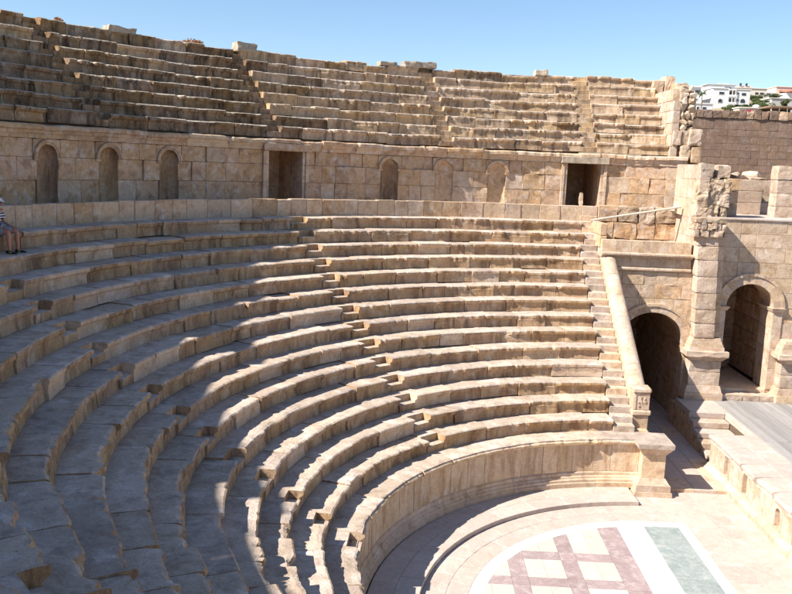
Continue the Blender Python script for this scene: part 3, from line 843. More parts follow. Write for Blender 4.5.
def balustrade():
    t = thing('sloping_balustrade', 'sloping rounded stone balustrade coping beside the end staircase, ending in a carved pillar', 'balustrade')
    ya, za, yb, zb = 9.40, 2.62, 14.95, 6.28
    n_ = 6; slope = (zb - za) / (yb - ya)
    for i in range(n_):
        y0 = lerp(ya, yb, i / n_) + .009; y1 = lerp(ya, yb, (i + 1) / n_) - .009
        V = []; Fc = []; m_ = 11; K = 5; dz = rng.uniform(-.008, .008)
        for q in range(K):
            y = lerp(y0, y1, q / (K - 1)); z = za + (y - ya) * slope + dz
            ring = [(.0, z - .42)]
            for j in range(m_):
                a = pi - pi * j / (m_ - 1)
                ring.append((.265 + .265 * cos(a), z - .13 + .25 * sin(a) ** .8 + nzv(y * 3, j * .5, i) * .004))
            ring.append((.53, z - .42))
            for p in ring: V.append((p[0], y, p[1]))
        L = m_ + 2
        for q in range(K - 1):
            for j in range(L): Fc.append((q * L + j, q * L + (j + 1) % L, (q + 1) * L + (j + 1) % L, (q + 1) * L + j))
        Fc += [tuple(range(L)), tuple(range((K - 1) * L, K * L))]
        o = solid('coping_block', V, Fc, M['wall_pale'] if i % 3 else M['pink'], t)
    # masonry under the coping, in courses along the outer face
    z = .1
    while z < 6.0:
        z1 = z + .5
        ystart = max(8.36, ya + (z1 + .42 - za) / slope)
        ys = cuts(ystart if z > 1.5 else 8.36, 14.98, .6, 1.1) if ystart < 14.5 else None
        if ys:
            for i in range(len(ys) - 1): box('wall_block', .0, .46, ys[i] + .005, ys[i + 1] - .005, z + .004, z1 - .004, M['wall'] if rng.random() < .6 else M['pink'], t)
        z = z1
    # infill wedges directly beneath the coping
    V = []; 
    for x in (.03, .44):
        V += [(x, 9.4, 1.5), (x, 14.98, 1.5), (x, 14.98, zb - .40), (x, 9.4, za - .40)]
    solid('infill', V, [(0, 1, 2, 3), (4, 5, 6, 7), (0, 1, 5, 4), (1, 2, 6, 5), (2, 3, 7, 6), (3, 0, 4, 7)], M['wall'], t)
    # pillar
    P = bpy.data.objects.new('pillar', None); link(P, t)
    box('pillar_block', .0, .50, 8.98, 9.42, 1.50, 2.00, M['pink'], P, ch=.02)
    box('pillar_block', .02, .48, 9.0, 9.42, .1, 1.5, M['pink'], P, ch=.02)
    box('moulding', -.04, .56, 8.92, 9.42, 2.003, 2.17, M['wall_pale'], P, ch=.03)
    box('pillar_block', .0, .50, 8.98, 9.42, 2.173, 2.72, M['wall_pale'], P, ch=.015)
    box('cap', -.04, .54, 8.93, 9.44, 2.723, 2.88, M['wall_pale'], P, ch=.035)
    for q in range(7):
        a = q * .9; rock('carved_relief', (.26 + .11 * cos(a), 8.975, 2.42 + .12 * sin(a * 1.7)), (.09, .05, .13), M['wall_pale'], P, n=12)
    panel('frame_strip', faceY(8.98), .04, .09, 2.2, 2.7, .03, M['wall_pale'], P, proud=.02, nu=1, nv=1, rough=.001)
balustrade()

# ------------------------------------------------------------------ walls with arches (flat)
def arch_wall(t, Y, x0, x1, courses, xc, zs, Rex, Rin, depth, mats, zfloor, lo=.5, hi=1.0, nvs=11, vproud=.03, seed=1, rough=.012):
    """courses of blocks on plane Y pierced by one arch; voussoirs ring Rin..Rex"""
    r = random.Random(seed); mp = faceY(Y)
    for ci in range(len(courses) - 1):
        z0, z1 = courses[ci], courses[ci + 1]
        if z1 <= zs + .02:
            parts = [(x0, xc - Rin), (xc + Rin, x1)]
            for a, b_ in parts:
                if b_ - a < .05: continue
                cs = cuts(a, b_, lo, hi, r)
                for i in range(len(cs) - 1):
                    panel('wall_block', mp, cs[i], cs[i + 1], z0, z1, .4, r.choice(mats), t, rough=rough, nu=3, nv=3, proud=r.uniform(-.006, .005))
        else:
            for a, b_ in ((x0, xc), (xc, x1)):
                cs = cuts(a, b_, lo, hi, r)
                for i in range(len(cs) - 1):
                    u0, u1 = cs[i] + .005, cs[i + 1] - .005
                    def low(u):
                        d = abs(u - xc)
                        return max(z0 + .005, zs + sqrt(Rex * Rex - d * d) + .004) if d < Rex else z0 + .005
                    N = 8; uu = [lerp(u0, u1, q / N) for q in range(N + 1)]
                    if low((u0 + u1) / 2) >= z1 - .01 and low(u0) >= z1 - .01 and low(u1) >= z1 - .01: continue
                    if abs(u0 - xc) >= Rex and abs(u1 - xc) >= Rex or low(u0) <= z0 + .006 and low(u1) <= z0 + .006:
                        panel('wall_block', mp, cs[i], cs[i + 1], z0, z1, .4, r.choice(mats), t, rough=rough, nu=3, nv=3, proud=r.uniform(-.006, .005)); continue
                    pl = [(u, low(u)) for u in uu if low(u) < z1 - .006]
                    # exact crossing
                    h_ = z1 - .005 - zs
                    if h_ < Rex:
                        xx = sqrt(Rex * Rex - h_ * h_)
                        for cr in (xc - xx, xc + xx):
                            if u0 < cr < u1: pl.append((cr, z1 - .0055))
                    pl.sort()
                    if len(pl) < 2: continue
                    poly = pl + [(pl[-1][0], z1 - .005), (pl[0][0], z1 - .005)]
                    if area(poly) > .003: prism('wall_block', mp, poly, -.4, r.uniform(-.01, .005), r.choice(mats), t, ins=.995)
    # voussoirs
    for q in range(nvs):
        a0, a1 = pi * q / nvs + .002, pi * (q + 1) / nvs - .002
        pts = [(xc + Rex * cos(lerp(a0, a1, j / 3)), zs + Rex * sin(lerp(a0, a1, j / 3))) for j in range(4)] + [(xc + Rin * cos(lerp(a1, a0, j / 3)), zs + Rin * sin(lerp(a1, a0, j / 3))) for j in range(4)]
        prism('voussoir', mp, pts, -depth, vproud, mats[0] if q % 4 else mats[-1], t, ins=.99)
        if vproud > .02:
            ro, ri = Rex + .005, Rex - .10
            pts = [(xc + ro * cos(lerp(a0, a1, j / 3)), zs + ro * sin(lerp(a0, a1, j / 3))) for j in range(4)] + [(xc + ri * cos(lerp(a1, a0, j / 3)), zs + ri * sin(lerp(a1, a0, j / 3))) for j in range(4)]
            prism('archivolt_moulding', mp, pts, -.02, vproud + .045, mats[0], t, ins=.99)

def room(t, x0, x1, y0, y1, z0, z1, mat, vault=None, lay=.55):
    """inner walls in courses, back wall, ceiling or vault"""
    n_ = int((z1 - z0) / lay) or 1
    for s_ in (-1, 1):
        for j in range(n_):
            za, zb = lerp(z0, z1, j / n_), lerp(z0, z1, (j + 1) / n_)
            ys = cuts(y0, y1, .7, 1.2)
            for i in range(len(ys) - 1):
                X = (x0 - .3, x0) if s_ < 0 else (x1, x1 + .3); o_ = rng.uniform(-.008, .008)
                box('passage_block', X[0] + o_, X[1] + o_, ys[i] + .004, ys[i + 1] - .004, za + .004, zb - .004, mat, t)
    for j in range(n_ + (2 if vault else 0)):
        za, zb = lerp(z0, z1, j / n_), lerp(z0, z1, (j + 1) / n_)
        xs = cuts(x0 - .02, x1 + .02, .5, .9)
        for i in range(len(xs) - 1): box('passage_block', xs[i] + .004, xs[i + 1] - .004, y1 + rng.uniform(0, .01), y1 + .3, za + .004, zb - .004, mat, t)
    zt = z1 + (1.6 if vault else .25)
    box('backing', x0 - .6, x1 + .6, y1 + .311, y1 + .6, z0 - .1, zt, M['bed'], t, jit=0)
    box('backing', x0 - .6, x0 - .311, y0 + .05, y1 + .3, z0 - .1, zt, M['bed'], t, jit=0)
    box('backing', x1 + .311, x1 + .6, y0 + .05, y1 + .3, z0 - .1, zt, M['bed'], t, jit=0)
    if vault:
        xc, zs, R = vault; N = 10; V = []; Fc = []
        for y in (y0, y1 + .3):
            for rr in (R, R + .25):
                for q in range(N + 1):
                    a = pi * q / N; V.append((xc + rr * cos(a), y, zs + rr * sin(a)))
        m_ = N + 1
        for q in range(N):
            Fc += [(q, q + 1, 2 * m_ + q + 1, 2 * m_ + q), (m_ + q, m_ + q + 1, 3 * m_ + q + 1, 3 * m_ + q), (q, q + 1, m_ + q + 1, m_ + q), (2 * m_ + q, 2 * m_ + q + 1, 3 * m_ + q + 1, 3 * m_ + q)]
        Fc += [(0, m_, 3 * m_, 2 * m_), (N, m_ + N, 3 * m_ + N, 2 * m_ + N)]
        solid('barrel_vault', V, Fc, mat, t)
    else:
        box('ceiling_slab', x0 - .3, x1 + .3, y0, y1 + .3, z1 + .003, z1 + .25, mat, t)

def passage_wall():
    t = thing('passage_wall', 'ashlar wall with a dark arched side entrance under a moulded cornice beside the end staircase', 'wall')
    mats = [M['pink']] * 7 + [M['wall'], M['wall_pale']]
    arch_wall(t, 15.0, .03, 3.95, [.1, .75, 1.35, 1.95, 2.55, 3.05, 3.65, 4.25, 4.8, 5.3, 5.80], 2.12, 3.05, 1.56, 1.22, .5, mats, .1, seed=4, vproud=.035, nvs=11)
    room(t, .90, 3.34, 15.5, 21.5, .1, 3.05, M['wall'], vault=(2.12, 3.05, 1.22))
    r = random.Random(6)
    def run(nm, x0, x1, prof, mat, L):
        xs = cuts(x0, x1, L * .7, L * 1.2, r)
        for i in range(len(xs) - 1):
            us = [lerp(xs[i] + .004, xs[i + 1] - .004, q / 4) for q in range(5)]
            sweep(nm, faceY(15.0), prof, us, [mat], t, jit=.008, seed=r.random() * 50)
    run('moulding', .0, 3.34, [(-.3, 5.95), (.06, 5.95), (.09, 5.92), (.09, 5.86), (.04, 5.81), (-.3, 5.81)], M['pink'], 1.2)
    run('frieze_block', .02, 3.34, [(-.3, 6.29), (.02, 6.29), (.025, 5.955), (-.3, 5.955)], M['pink'], .55)
    run('cornice_block', -.02, 3.36, [(-.6, 6.50), (.20, 6.50), (.24, 6.46), (.24, 6.41), (.16, 6.385), (.10, 6.32), (.04, 6.295), (-.6, 6.295)], M['wall_pale'], 1.3)
    run('crest_block', -.0, 3.30, [(-.30, 6.93), (.02, 6.93), (.03, 6.505), (-.30, 6.505)], M['pink'], .5)
    box('floor_slab', .02, 3.4, 15.35, 17.4, 6.3, 6.60, M['paving'], t)
passage_wall()

def box_recess():
    t = thing('box_back_wall', 'battered back wall of large blocks in the open recess above the side entrance', 'wall')
    r = random.Random(14); mp = faceY(17.40)
    for ci, (z0, z1) in enumerate(((6.60, 6.80), (6.80, 7.45), (7.45, 8.10))):
        xs = cuts(.26, 3.42, .35 if ci == 0 else .6, .55 if ci == 0 else .95, r)
        for i in range(len(xs) - 1):
            if ci == 2 and xs[i] > 1.0: rough_block('wall_block', xs[i] + .02, xs[i + 1] - .02, 17.36, 17.8, z0 + .01, z1 - r.uniform(.0, .1), M['rubble'], t, amp=.07)
            else: panel('wall_block', mp, xs[i], xs[i + 1], z0, z1, .4, M['wall'], t, gap=.010, ch=.02, rough=.03, nu=4, nv=4, proud=r.uniform(-.03, .02))
    # side wall under the staircase head
    for z in (6.6, 7.05):
        box('wall_block', -.02, .24, 15.4, 17.38, z + .005, z + .44, M['wall'], t)
    solid('backing', [(.3, 17.83, 6.3), (3.4, 17.83, 6.3), (3.4, 17.83, 7.72), (.3, 17.83, 7.72), (.3, 18.7, 7.72), (3.4, 18.7, 7.72)], [(0, 1, 2, 3), (3, 2, 5, 4)], M['bed'], t, recalc=False)
    b_ = thing('handrail', 'thin sloping weathered timber rail lying across the recess above the side entrance', 'rail')
    a, c = Vector((-.07, 17.05, 7.50)), Vector((3.28, 16.6, 8.19)); d = (c - a).normalized(); s_ = Vector((0, 1, 0)); u_ = d.cross(s_).normalized(); v_ = u_.cross(d)
    pts = []
    for p in (a, c):
        for q in range(8):
            an = pi / 4 * q + .39; pts.append(p + u_ * .045 * cos(an) + v_ * .06 * sin(an))
    hull('beam', pts, M['rail'], b_)
    for f_ in (.06, .95):
        p = a.lerp(c, f_); box('bracket', p.x - .03, p.x + .03, p.y + .02, 17.42, p.z - .16, p.z - .03, M['rail'], b_, ch=.005)
box_recess()

# ------------------------------------------------------------------ corner wall above, engaged pier, stage house wall
def corner_wall():
    t = thing('corner_wall', 'tall white sunlit side wall with a rough broken front end above the corner pier', 'wall')
    r = random.Random(17)
    zc = [5.8, 6.5, 7.15, 7.85, 8.55, 9.28, 9.82]
    for j in range(len(zc) - 1):
        ys = cuts(15.0, 17.9 + .0 * j, .7, 1.1, r)
        for i in range(len(ys) - 1):
            panel('wall_block', faceXn(3.38), ys[i], ys[i + 1], zc[j], zc[j + 1], .35, M['wall_pale'], t, rough=.008, nu=3, nv=3, proud=r.uniform(-.005, .008))
    # broken core and rough end blocks
    for z0, z1 in ((7.9, 8.35), (8.35, 8.85), (8.85, 9.30)):
        xs = [3.42, 3.42 + r.uniform(.35, .55), 4.48]
        xs = cuts(3.40, 4.50, .32, .5, r)
        for i in range(len(xs) - 1):
            rough_block('rubble_block', xs[i] - .01, xs[i + 1] + .02, 15.0 + r.uniform(-.02, .05), 15.9, z0 - .02, z1 + .02, M['rubble'], t, amp=.10, n=8)
    box('core', 3.74, 4.4, 15.3, 17.2, 7.9, 9.25, M['rubble'], t, ch=.05, jit=.03)
    rough_block('rubble_block', 3.42, 3.84, 15.0, 15.7, 9.33, 9.86, M['rubble'], t, amp=.06)
    rough_block('rubble_block', 4.02, 4.46, 15.05, 15.6, 9.36, 9.82, M['wall_pale'], t, amp=.04)
corner_wall()

def tierbox(nm, cx, cy, w0, w1, dpt0, dpt1, z0, z1, mat, parent, jit=.004):
    pts = []
    for w_, d_, z in ((w0, dpt0, z0), (w1, dpt1, z1)):
        for sx in (-1, 1):
            for sy in (-1, 1): pts.append((cx + sx * w_ / 2 + rng.uniform(-jit, jit), cy + sy * d_ / 2 + rng.uniform(-jit, jit), z))
    return hull(nm, pts, mat, parent)

def pier(cx, label, full=True):
    t = thing('corner_pier', label, 'pier', 'stage house pedestals and piers')
    Y = 14.40; yb = 15.0
    cy = (Y + yb) / 2; D = yb - Y
    # pedestal
    tierbox('plinth', cx, cy - .02, 1.42, 1.40, D + .20, D + .18, 1.15, 1.42, M['pink'], t)
    tierbox('plinth', cx, cy - .0, 1.36, 1.22, D + .14, D + .03, 1.423, 1.68, M['wall_pale'], t)
    for z0, z1 in ((1.683, 2.20), (2.205, 2.62)):
        rough_block('pedestal_block', cx - .58, cx + .58, Y + .02, yb - .01, z0, z1, M['wall_pale'], t, amp=.018, n=6)
    tierbox('cap_moulding', cx, cy - .0, 1.16, 1.52, D + .0, D + .30, 2.623, 2.80, M['wall_pale'], t)
    rough_block('cap', cx - .79, cx + .79, Y - .18, yb - .01, 2.80, 3.00, M['wall_pale'], t, amp=.035, n=8)
    # attic base
    tierbox('base_moulding', cx, cy + .02, 1.30, 1.28, D + .06, D + .05, 3.0, 3.14, M['wall_pale'], t)
    for q in range(3):
        tierbox('base_moulding', cx, cy + .03, 1.24 - q * .10, 1.20 - q * .10, D + .0 - q * .03, D - .02 - q * .03, 3.143 + q * .11, 3.25 + q * .11, M['wall_pale'] if q % 2 else M['pink'], t)
    if not full: return t
    r = random.Random(int(cx * 100)); z = 3.475
    drift = 0
    while z < 7.1:
        z1 = min(z + r.uniform(.42, .66), 7.22)
        if 7.22 - z1 < .3: z1 = 7.22
        x0 = cx - .50 - .0 * (z - 3.4); x1 = cx + .08
        sh = -.085 * (z - 3.4)          # the old pier leans and tapers a little
        rough_block('shaft_block', x0 + sh * .6, x1 + .16 + sh * .6, Y + .04, yb - .01, z + .006, z1 - .006, M['wall_pale'], t, amp=.016, n=7)
        box('pilaster_block', x1 + .165 + sh * .6, cx + .48 + sh * .5, Y + .22, yb, z + .003, z1 - .003, M['pink'], t)
        z = z1
    # capital
    C = bpy.data.objects.new('capital', None); link(C, t); cc = cx - .30
    tierbox('bell', cc, cy, .84, 1.00, D - .04, D + .06, 7.22, 7.74, M['rubble'], C)
    tierbox('astragal', cc, cy, .94, .94, D + .04, D + .04, 7.20, 7.27, M['wall_pale'], C)
    for row, zz in enumerate((7.36, 7.60)):
        for q in range(6):
            x = cc - .50 + q * .18 + row * .06 + rng.uniform(-.03, .03); z_ = zz + rng.uniform(-.03, .04); pr = rng.uniform(.06, .13)
            rough_block('acanthus_leaf', x - .075, x + .085, Y - pr, Y + .1, z_ - .12, z_ + .11, M['wall_pale'], C, amp=.045, n=5)
        for q in range(3):
            y = Y + .08 + q * .2
            rough_block('acanthus_leaf', cc - .60, cc - .42, y - .09, y + .09, zz - .12, zz + .11, M['wall_pale'], C, amp=.045, n=5)
    rough_block('abacus', cc - .56, cc + .56, Y - .10, yb, 7.74, 7.90, M['rubble'], C, amp=.05, n=8)
    return t
pier(4.02, 'tall engaged corner pier of pale blocks with a damaged leafy capital on a moulded pedestal', True)
pier(7.42, 'moulded stone pedestal with a broken cap at the right edge of the stage', False)

def stage_house():
    t = thing('stage_house_wall', 'pale ashlar stage side wall with a deep arched doorway and flat walkway on top', 'wall')
    mats = [M['pink']] * 7 + [M['wall_pale']] * 2
    arch_wall(t, 15.0, 4.45, 9.6, [1.15, 1.45, 2.1, 2.8, 3.45, 4.05, 4.62, 5.2, 5.75, 6.3, 6.85, 7.35, 7.86], 5.66, 4.62, 1.28, .88, 1.15, mats, 1.15, lo=.55, hi=1.2, seed=8, vproud=.035, nvs=13, rough=.006)
    # door jambs with mouldings and imposts
    for s_ in (-1, 1):
        xj = 5.66 + s_ * .88
        zc = [1.5, 2.3, 3.1, 3.85, 4.48]
        for j in range(4):
            xa, xb = sorted((xj, xj + s_ * .36))
            box('jamb_block', xa, xb, 14.955, 16.12, zc[j] + .003, zc[j + 1] - .003, M['wall_pale'], t, ch=.01)
        xa, xb = sorted((xj - s_ * .10, xj + s_ * .42))
        tierbox('impost', (xa + xb) / 2, 15.50, xb - xa - .12, xb - xa, 1.20, 1.36, 4.483, 4.63, M['wall_pale'], t)
    room(t, 4.85, 6.75, 16.15, 19.2, 1.48, 5.6, M['wall'])
    box('lintel_fill', 4.6, 6.9, 16.12, 16.2, 5.52, 6.0, M['wall'], t)
    box('threshold', 4.78, 6.56, 14.97, 19.2, 1.2, 1.48, M['pink'], t)
    rock('fallen_stone', (6.0, 18.4, 1.75), (.7, .6, .55), M['wall'], t)
    # doorstep blocks in front
    xs = cuts(4.78, 7.0, .55, .9)
    for i in range(len(xs) - 1): rough_block('doorstep_block', xs[i] + .01, xs[i + 1] - .01, 14.45, 14.97, 1.12, 1.36, M['wall_pale'], t, amp=.02, n=5)
    # top surface
    xs = cuts(3.75, 9.6, .8, 1.2)
    for i in range(len(xs) - 1):
        for a, b_ in ((14.95, 16.4), (16.4, 18.2), (18.2, 20.0)): panel('top_slab', flat(7.93), xs[i], xs[i + 1], a, b_, .07, M['paving'], t, ch=.02, rough=.008, nu=2, nv=2)
    box('core', 6.95, 9.5, 15.45, 19.9, .1, 7.8, M['bed'], t); box('core', 3.8, 6.95, 15.45, 16.1, 6.2, 7.8, M['bed'], t)
    box('core', 3.4, 9.5, 16.2, 28, 6.3, 7.84, M['bed'], t)
stage_house()

def ledge_ruins():
    def T(lab, g=None, name='ruined_wall', cat='wall'): return thing(name, lab, cat, g)
    r = random.Random(31)
    t = T('shaded stub of ashlar wall set back on the stage house top, beside the rough corner')
    for z0, z1 in ((7.93, 8.4), (8.4, 8.87), (8.87, 9.35)):
        xs = cuts(4.50, 5.18, .3, .4, r)
        for i in range(len(xs) - 1): box('wall_block', xs[i] + .004, xs[i + 1] - .004, 15.95, 16.7, z0 + .004, z1 - .004, M['wall'], t)
    t = T('low pale wall with a sunlit end face further back on the stage house top')
    for z0, z1 in ((7.93, 8.4), (8.4, 8.87), (8.87, 9.32)):
        for y0 in (18.4, 19.2): box('wall_block', 6.05, 7.05, y0 + .004, y0 + .79, z0 + .004, z1 - .004, M['wall_pale'], t)
    for xa, xb in ((7.2, 7.75), (7.76, 8.35)):
        box('wall_block', xa, xb, 20.0, 20.5, 8.42, 9.30, M['pink'], t)
        box('wall_block', xa - .3, xb, 18.9, 19.5, 7.93, 8.40, M['paving'], t)
    t = T('free-standing block pillar of three squared stones near the right edge', None, 'block_pillar', 'pillar')
    for z0, z1 in ((7.93, 8.35), (8.353, 8.85), (8.853, 9.37)):
        rough_block('pillar_block', 6.92, 7.82, 16.7, 17.4, z0, z1, M['wall_pale'], t, amp=.02, n=5)
    rough_block('pillar_block', 6.90, 7.86, 16.68, 17.4, 9.375, 9.90, M['wall_pale'], t, amp=.02, n=5)
    # wall strip carrying loose stones in front of the outer wall
    t = T('low rough wall strip in front of the brown outer wall, topped by yellowish rubble')
    xs = cuts(5.0, 11.5, .7, 1.2, r)
    for i in range(len(xs) - 1): rough_block('wall_block', xs[i], xs[i + 1] - .01, 21.0, 22.2, 8.2, 9.30 + r.uniform(-.03, .05), M['rubble'], t, amp=.05, n=5)
    spots = [(5.3, 21.2, 9.45, .45, .3, 'small grey loose stone'), (5.9, 21.3, 9.43, .4, .25, 'small tawny loose stone'), (6.9, 21.2, 9.47, .5, .34, 'squarish pale loose stone'), (7.65, 21.3, 9.50, .85, .40, 'largest rounded whitish loose stone'), (7.75, 21.0, 9.36, 1.0, .16, 'flat pale slab-like loose stone')]
    nb = ['beside the shaded wall stub', 'second from the shaded wall stub', 'in the middle of the rubble strip', 'near the block pillar', 'under the rounded whitish stone']
    for (x, y, z, w_, h_, lab), nn in zip(spots, nb):
        tag(rock('loose_stone', (x, y, z), (w_, w_ * .7, h_), M['wall_pale'] if 'whit' in lab or 'pale' in lab else M['rubble']), lab + ' ' + nn, 'stone', 'loose stones on the rubble strip')
    # dressed fragment right of pillar foot
    tag(rough_block('fallen_block', 7.95, 8.5, 16.2, 16.8, 7.92, 8.35, M['rubble'], None, amp=.06), 'rough fallen block at the foot of the free-standing pillar on the right', 'stone')
ledge_ruins()

# ------------------------------------------------------------------ stage
def stage():
    t = thing('stage', 'low stage platform with niched stone front, stone kerb and grey plank floor', 'stage')
    r = random.Random(41); ZS = 1.15; X = 2.88
    y0, y1 = -9.0, 10.15
    # plinth
    ys = cuts(y0, 10.0, .9, 1.5, r)
    prof = [(-.2, .0), (.18, .0), (.18, .13), (.12, .16), (.05, .24), (.0, .27), (-.2, .27)]
    for i in range(len(ys) - 1):
        us = [lerp(ys[i] + .004, ys[i + 1] - .004, q / 3) for q in range(4)]
        sweep('plinth_block', faceXn(X), prof, us, [M['wall_pale']], t, jit=.008, seed=r.random() * 77)
    # face panels alternating with square and arched niches
    y = 9.95; kind = 0; seq = ['end', 'sq', 'flat', 'sq', 'flat', 'arch', 'flat', 'sq', 'flat', 'arch', 'flat', 'sq']
    feats = []
    q = 0
    cent = [8.55, 7.05, 4.80, 3.1, 1.4, -.3, -2.0, -3.7, -5.4, -7.1]
    kinds = ['sq', 'sq', 'arch', 'sq', 'arch', 'sq', 'arch', 'sq', 'arch', 'sq']
    edges = [10.0]
    for c, kd in zip(cent, kinds): edges += [c + .24, c - .24]
    edges.append(y0)
    mp = faceXn(X)
    for i in range(0, len(edges), 2):
        a, b_ = edges[i + 1], edges[i]
        ys = cuts(a, b_, .45, .8, r)
        for j in range(len(ys) - 1): panel('front_panel', mp, ys[j], ys[j + 1], .27, .93, .25, M['wall_pale'], t, rough=.008, nu=3, nv=3, proud=r.uniform(-.01, .01))
    for c, kd in zip(cent, kinds):
        ni = panel('niche', mp, c - .24, c + .24, .27, .93, .25, M['pink'], t, proud=-.24, nu=1, nv=1)
        if kd == 'sq':
            panel('sill', mp, c - .24, c + .24, .27, .34, .25, M['wall_pale'], ni, proud=.02, nu=1, nv=1)
            for s_ in (-1, 1): panel('jamb', mp, c + s_ * .20 - .04, c + s_ * .20 + .04, .34, .93, .25, M['wall_pale'], ni, proud=.015, nu=1, nv=1)
        else:
            V = []; N = 10; ra = .16; zs = .70
            fr = [(c - .0 + ra * cos(pi * i / N), zs + ra * sin(pi * i / N)) for i in range(N + 1)]
            poly = [(c + .24, .345), (c + .24, .925), (c - .24, .925), (c - .24, .345), (c - ra, .345)] + fr[::-1] + [(c + ra, .345)]
            n_ = len(poly); V = [mp(p[0], p[1], .01) for p in poly] + [mp(p[0], p[1], -.24) for p in poly]
            Fc = [tuple(range(n_)), tuple(range(n_, 2 * n_))] + [(i, (i + 1) % n_, n_ + (i + 1) % n_, n_ + i) for i in range(n_)]
            solid('arch_frame', V, Fc, M['wall_pale'], ni)
            panel('sill', mp, c - .24, c + .24, .27, .34, .25, M['wall_pale'], ni, proud=.02, nu=1, nv=1)
    # kerb slabs with a broken edge over the front
    ys = cuts(y0, y1, .7, 1.5, r)
    for i in range(len(ys) - 1):
        u0, u1 = ys[i] + .004, ys[i + 1] - .004; n_ = 12; us = [lerp(u0, u1, q / n_) for q in range(n_ + 1)]
        f = make_erosion(r.random() * 600, 1.5, 1)
        prof = [(-.75, ZS + .005), (-.2, ZS + .003, .3), (.05, ZS, 1), (.08, ZS - .03, 1), (.08, ZS - .10, 1), (.03, ZS - .15, .8), (.0, ZS - .22, .2), (-.75, ZS - .22)]
        sweep('kerb_slab', mp, prof, us, [M['wall_pale'] if r.random() < .5 else M['paving']], t, jit=.012, seed=r.random() * 60, ero=lambda u, f=f, u0=u0, u1=u1: f((u - u0) / (u1 - u0), u))
    # inner kerb row up to the planks
    ys = cuts(y0, 10.15, .8, 1.5, r)[:-1] + cuts(10.15, 12.66, .8, 1.5, r)[:-1] + cuts(12.66, 14.45, .8, 1.5, r)
    for i in range(len(ys) - 1):
        panel('kerb_slab', flat(ZS), 4.25 if 10.15 < (ys[i] + ys[i + 1]) / 2 < 12.66 else X + .76, 4.42, ys[i], ys[i + 1], .2, M['paving'], t, rough=.008, nu=3, nv=3, ch=.012, gap=.004)
    ys = cuts(12.66, 14.45, .6, 1.1, r)
    for i in range(len(ys) - 1): panel('kerb_slab', flat(ZS), 3.05, 3.638, ys[i], ys[i + 1], .2, M['paving'], t, nu=2, nv=2, rough=.006)
    # planks
    x = 4.43; n_ = 0
    while x < 12.0:
        wd = .19; ys = [(-9.0, 9.6 + r.uniform(-.0, .0)), (9.61, 14.44)]
        for a, b_ in ys: panel('plank', flat(ZS - .005), x, x + wd, a, b_, .03, M['wood'], t, gap=.008, ch=.004, rough=.003, nu=1, nv=6)
        x += wd; n_ += 1
    # side wall of the stage towards the passage
    for z0, z1 in ((.1, .62), (.62, .93)):
        ys = cuts(12.68, 15.0, .6, 1.0, r)
        for i in range(len(ys) - 1): panel('side_block', faceXn(3.03), ys[i], ys[i + 1], z0, z1, .3, M['wall'], t, nu=2, nv=2)
    box('core', 3.15, 12, -8.9, 10.1, .0, .92, M['bed'], t, ch=.01); box('core', 4.26, 12, 10.1, 15, .0, .92, M['bed'], t, ch=.01)
    s_ = thing('stage_steps', 'short flight of five stone steps rising from the side passage to the stage', 'steps')
    for i in range(5):
        z = .31 + i * .21; ya = 10.52 + i * .52
        box('step', 2.98, 4.24, ya, 12.64 if i == 4 else ya + .60, z - .20, z, M['wall_pale'] if i % 2 else M['paving'], s_, ch=.014)
        if i: box('step_base', 3.0, 4.22, ya + .06, 12.62, .1, z - .202, M['wall'], s_)
stage()

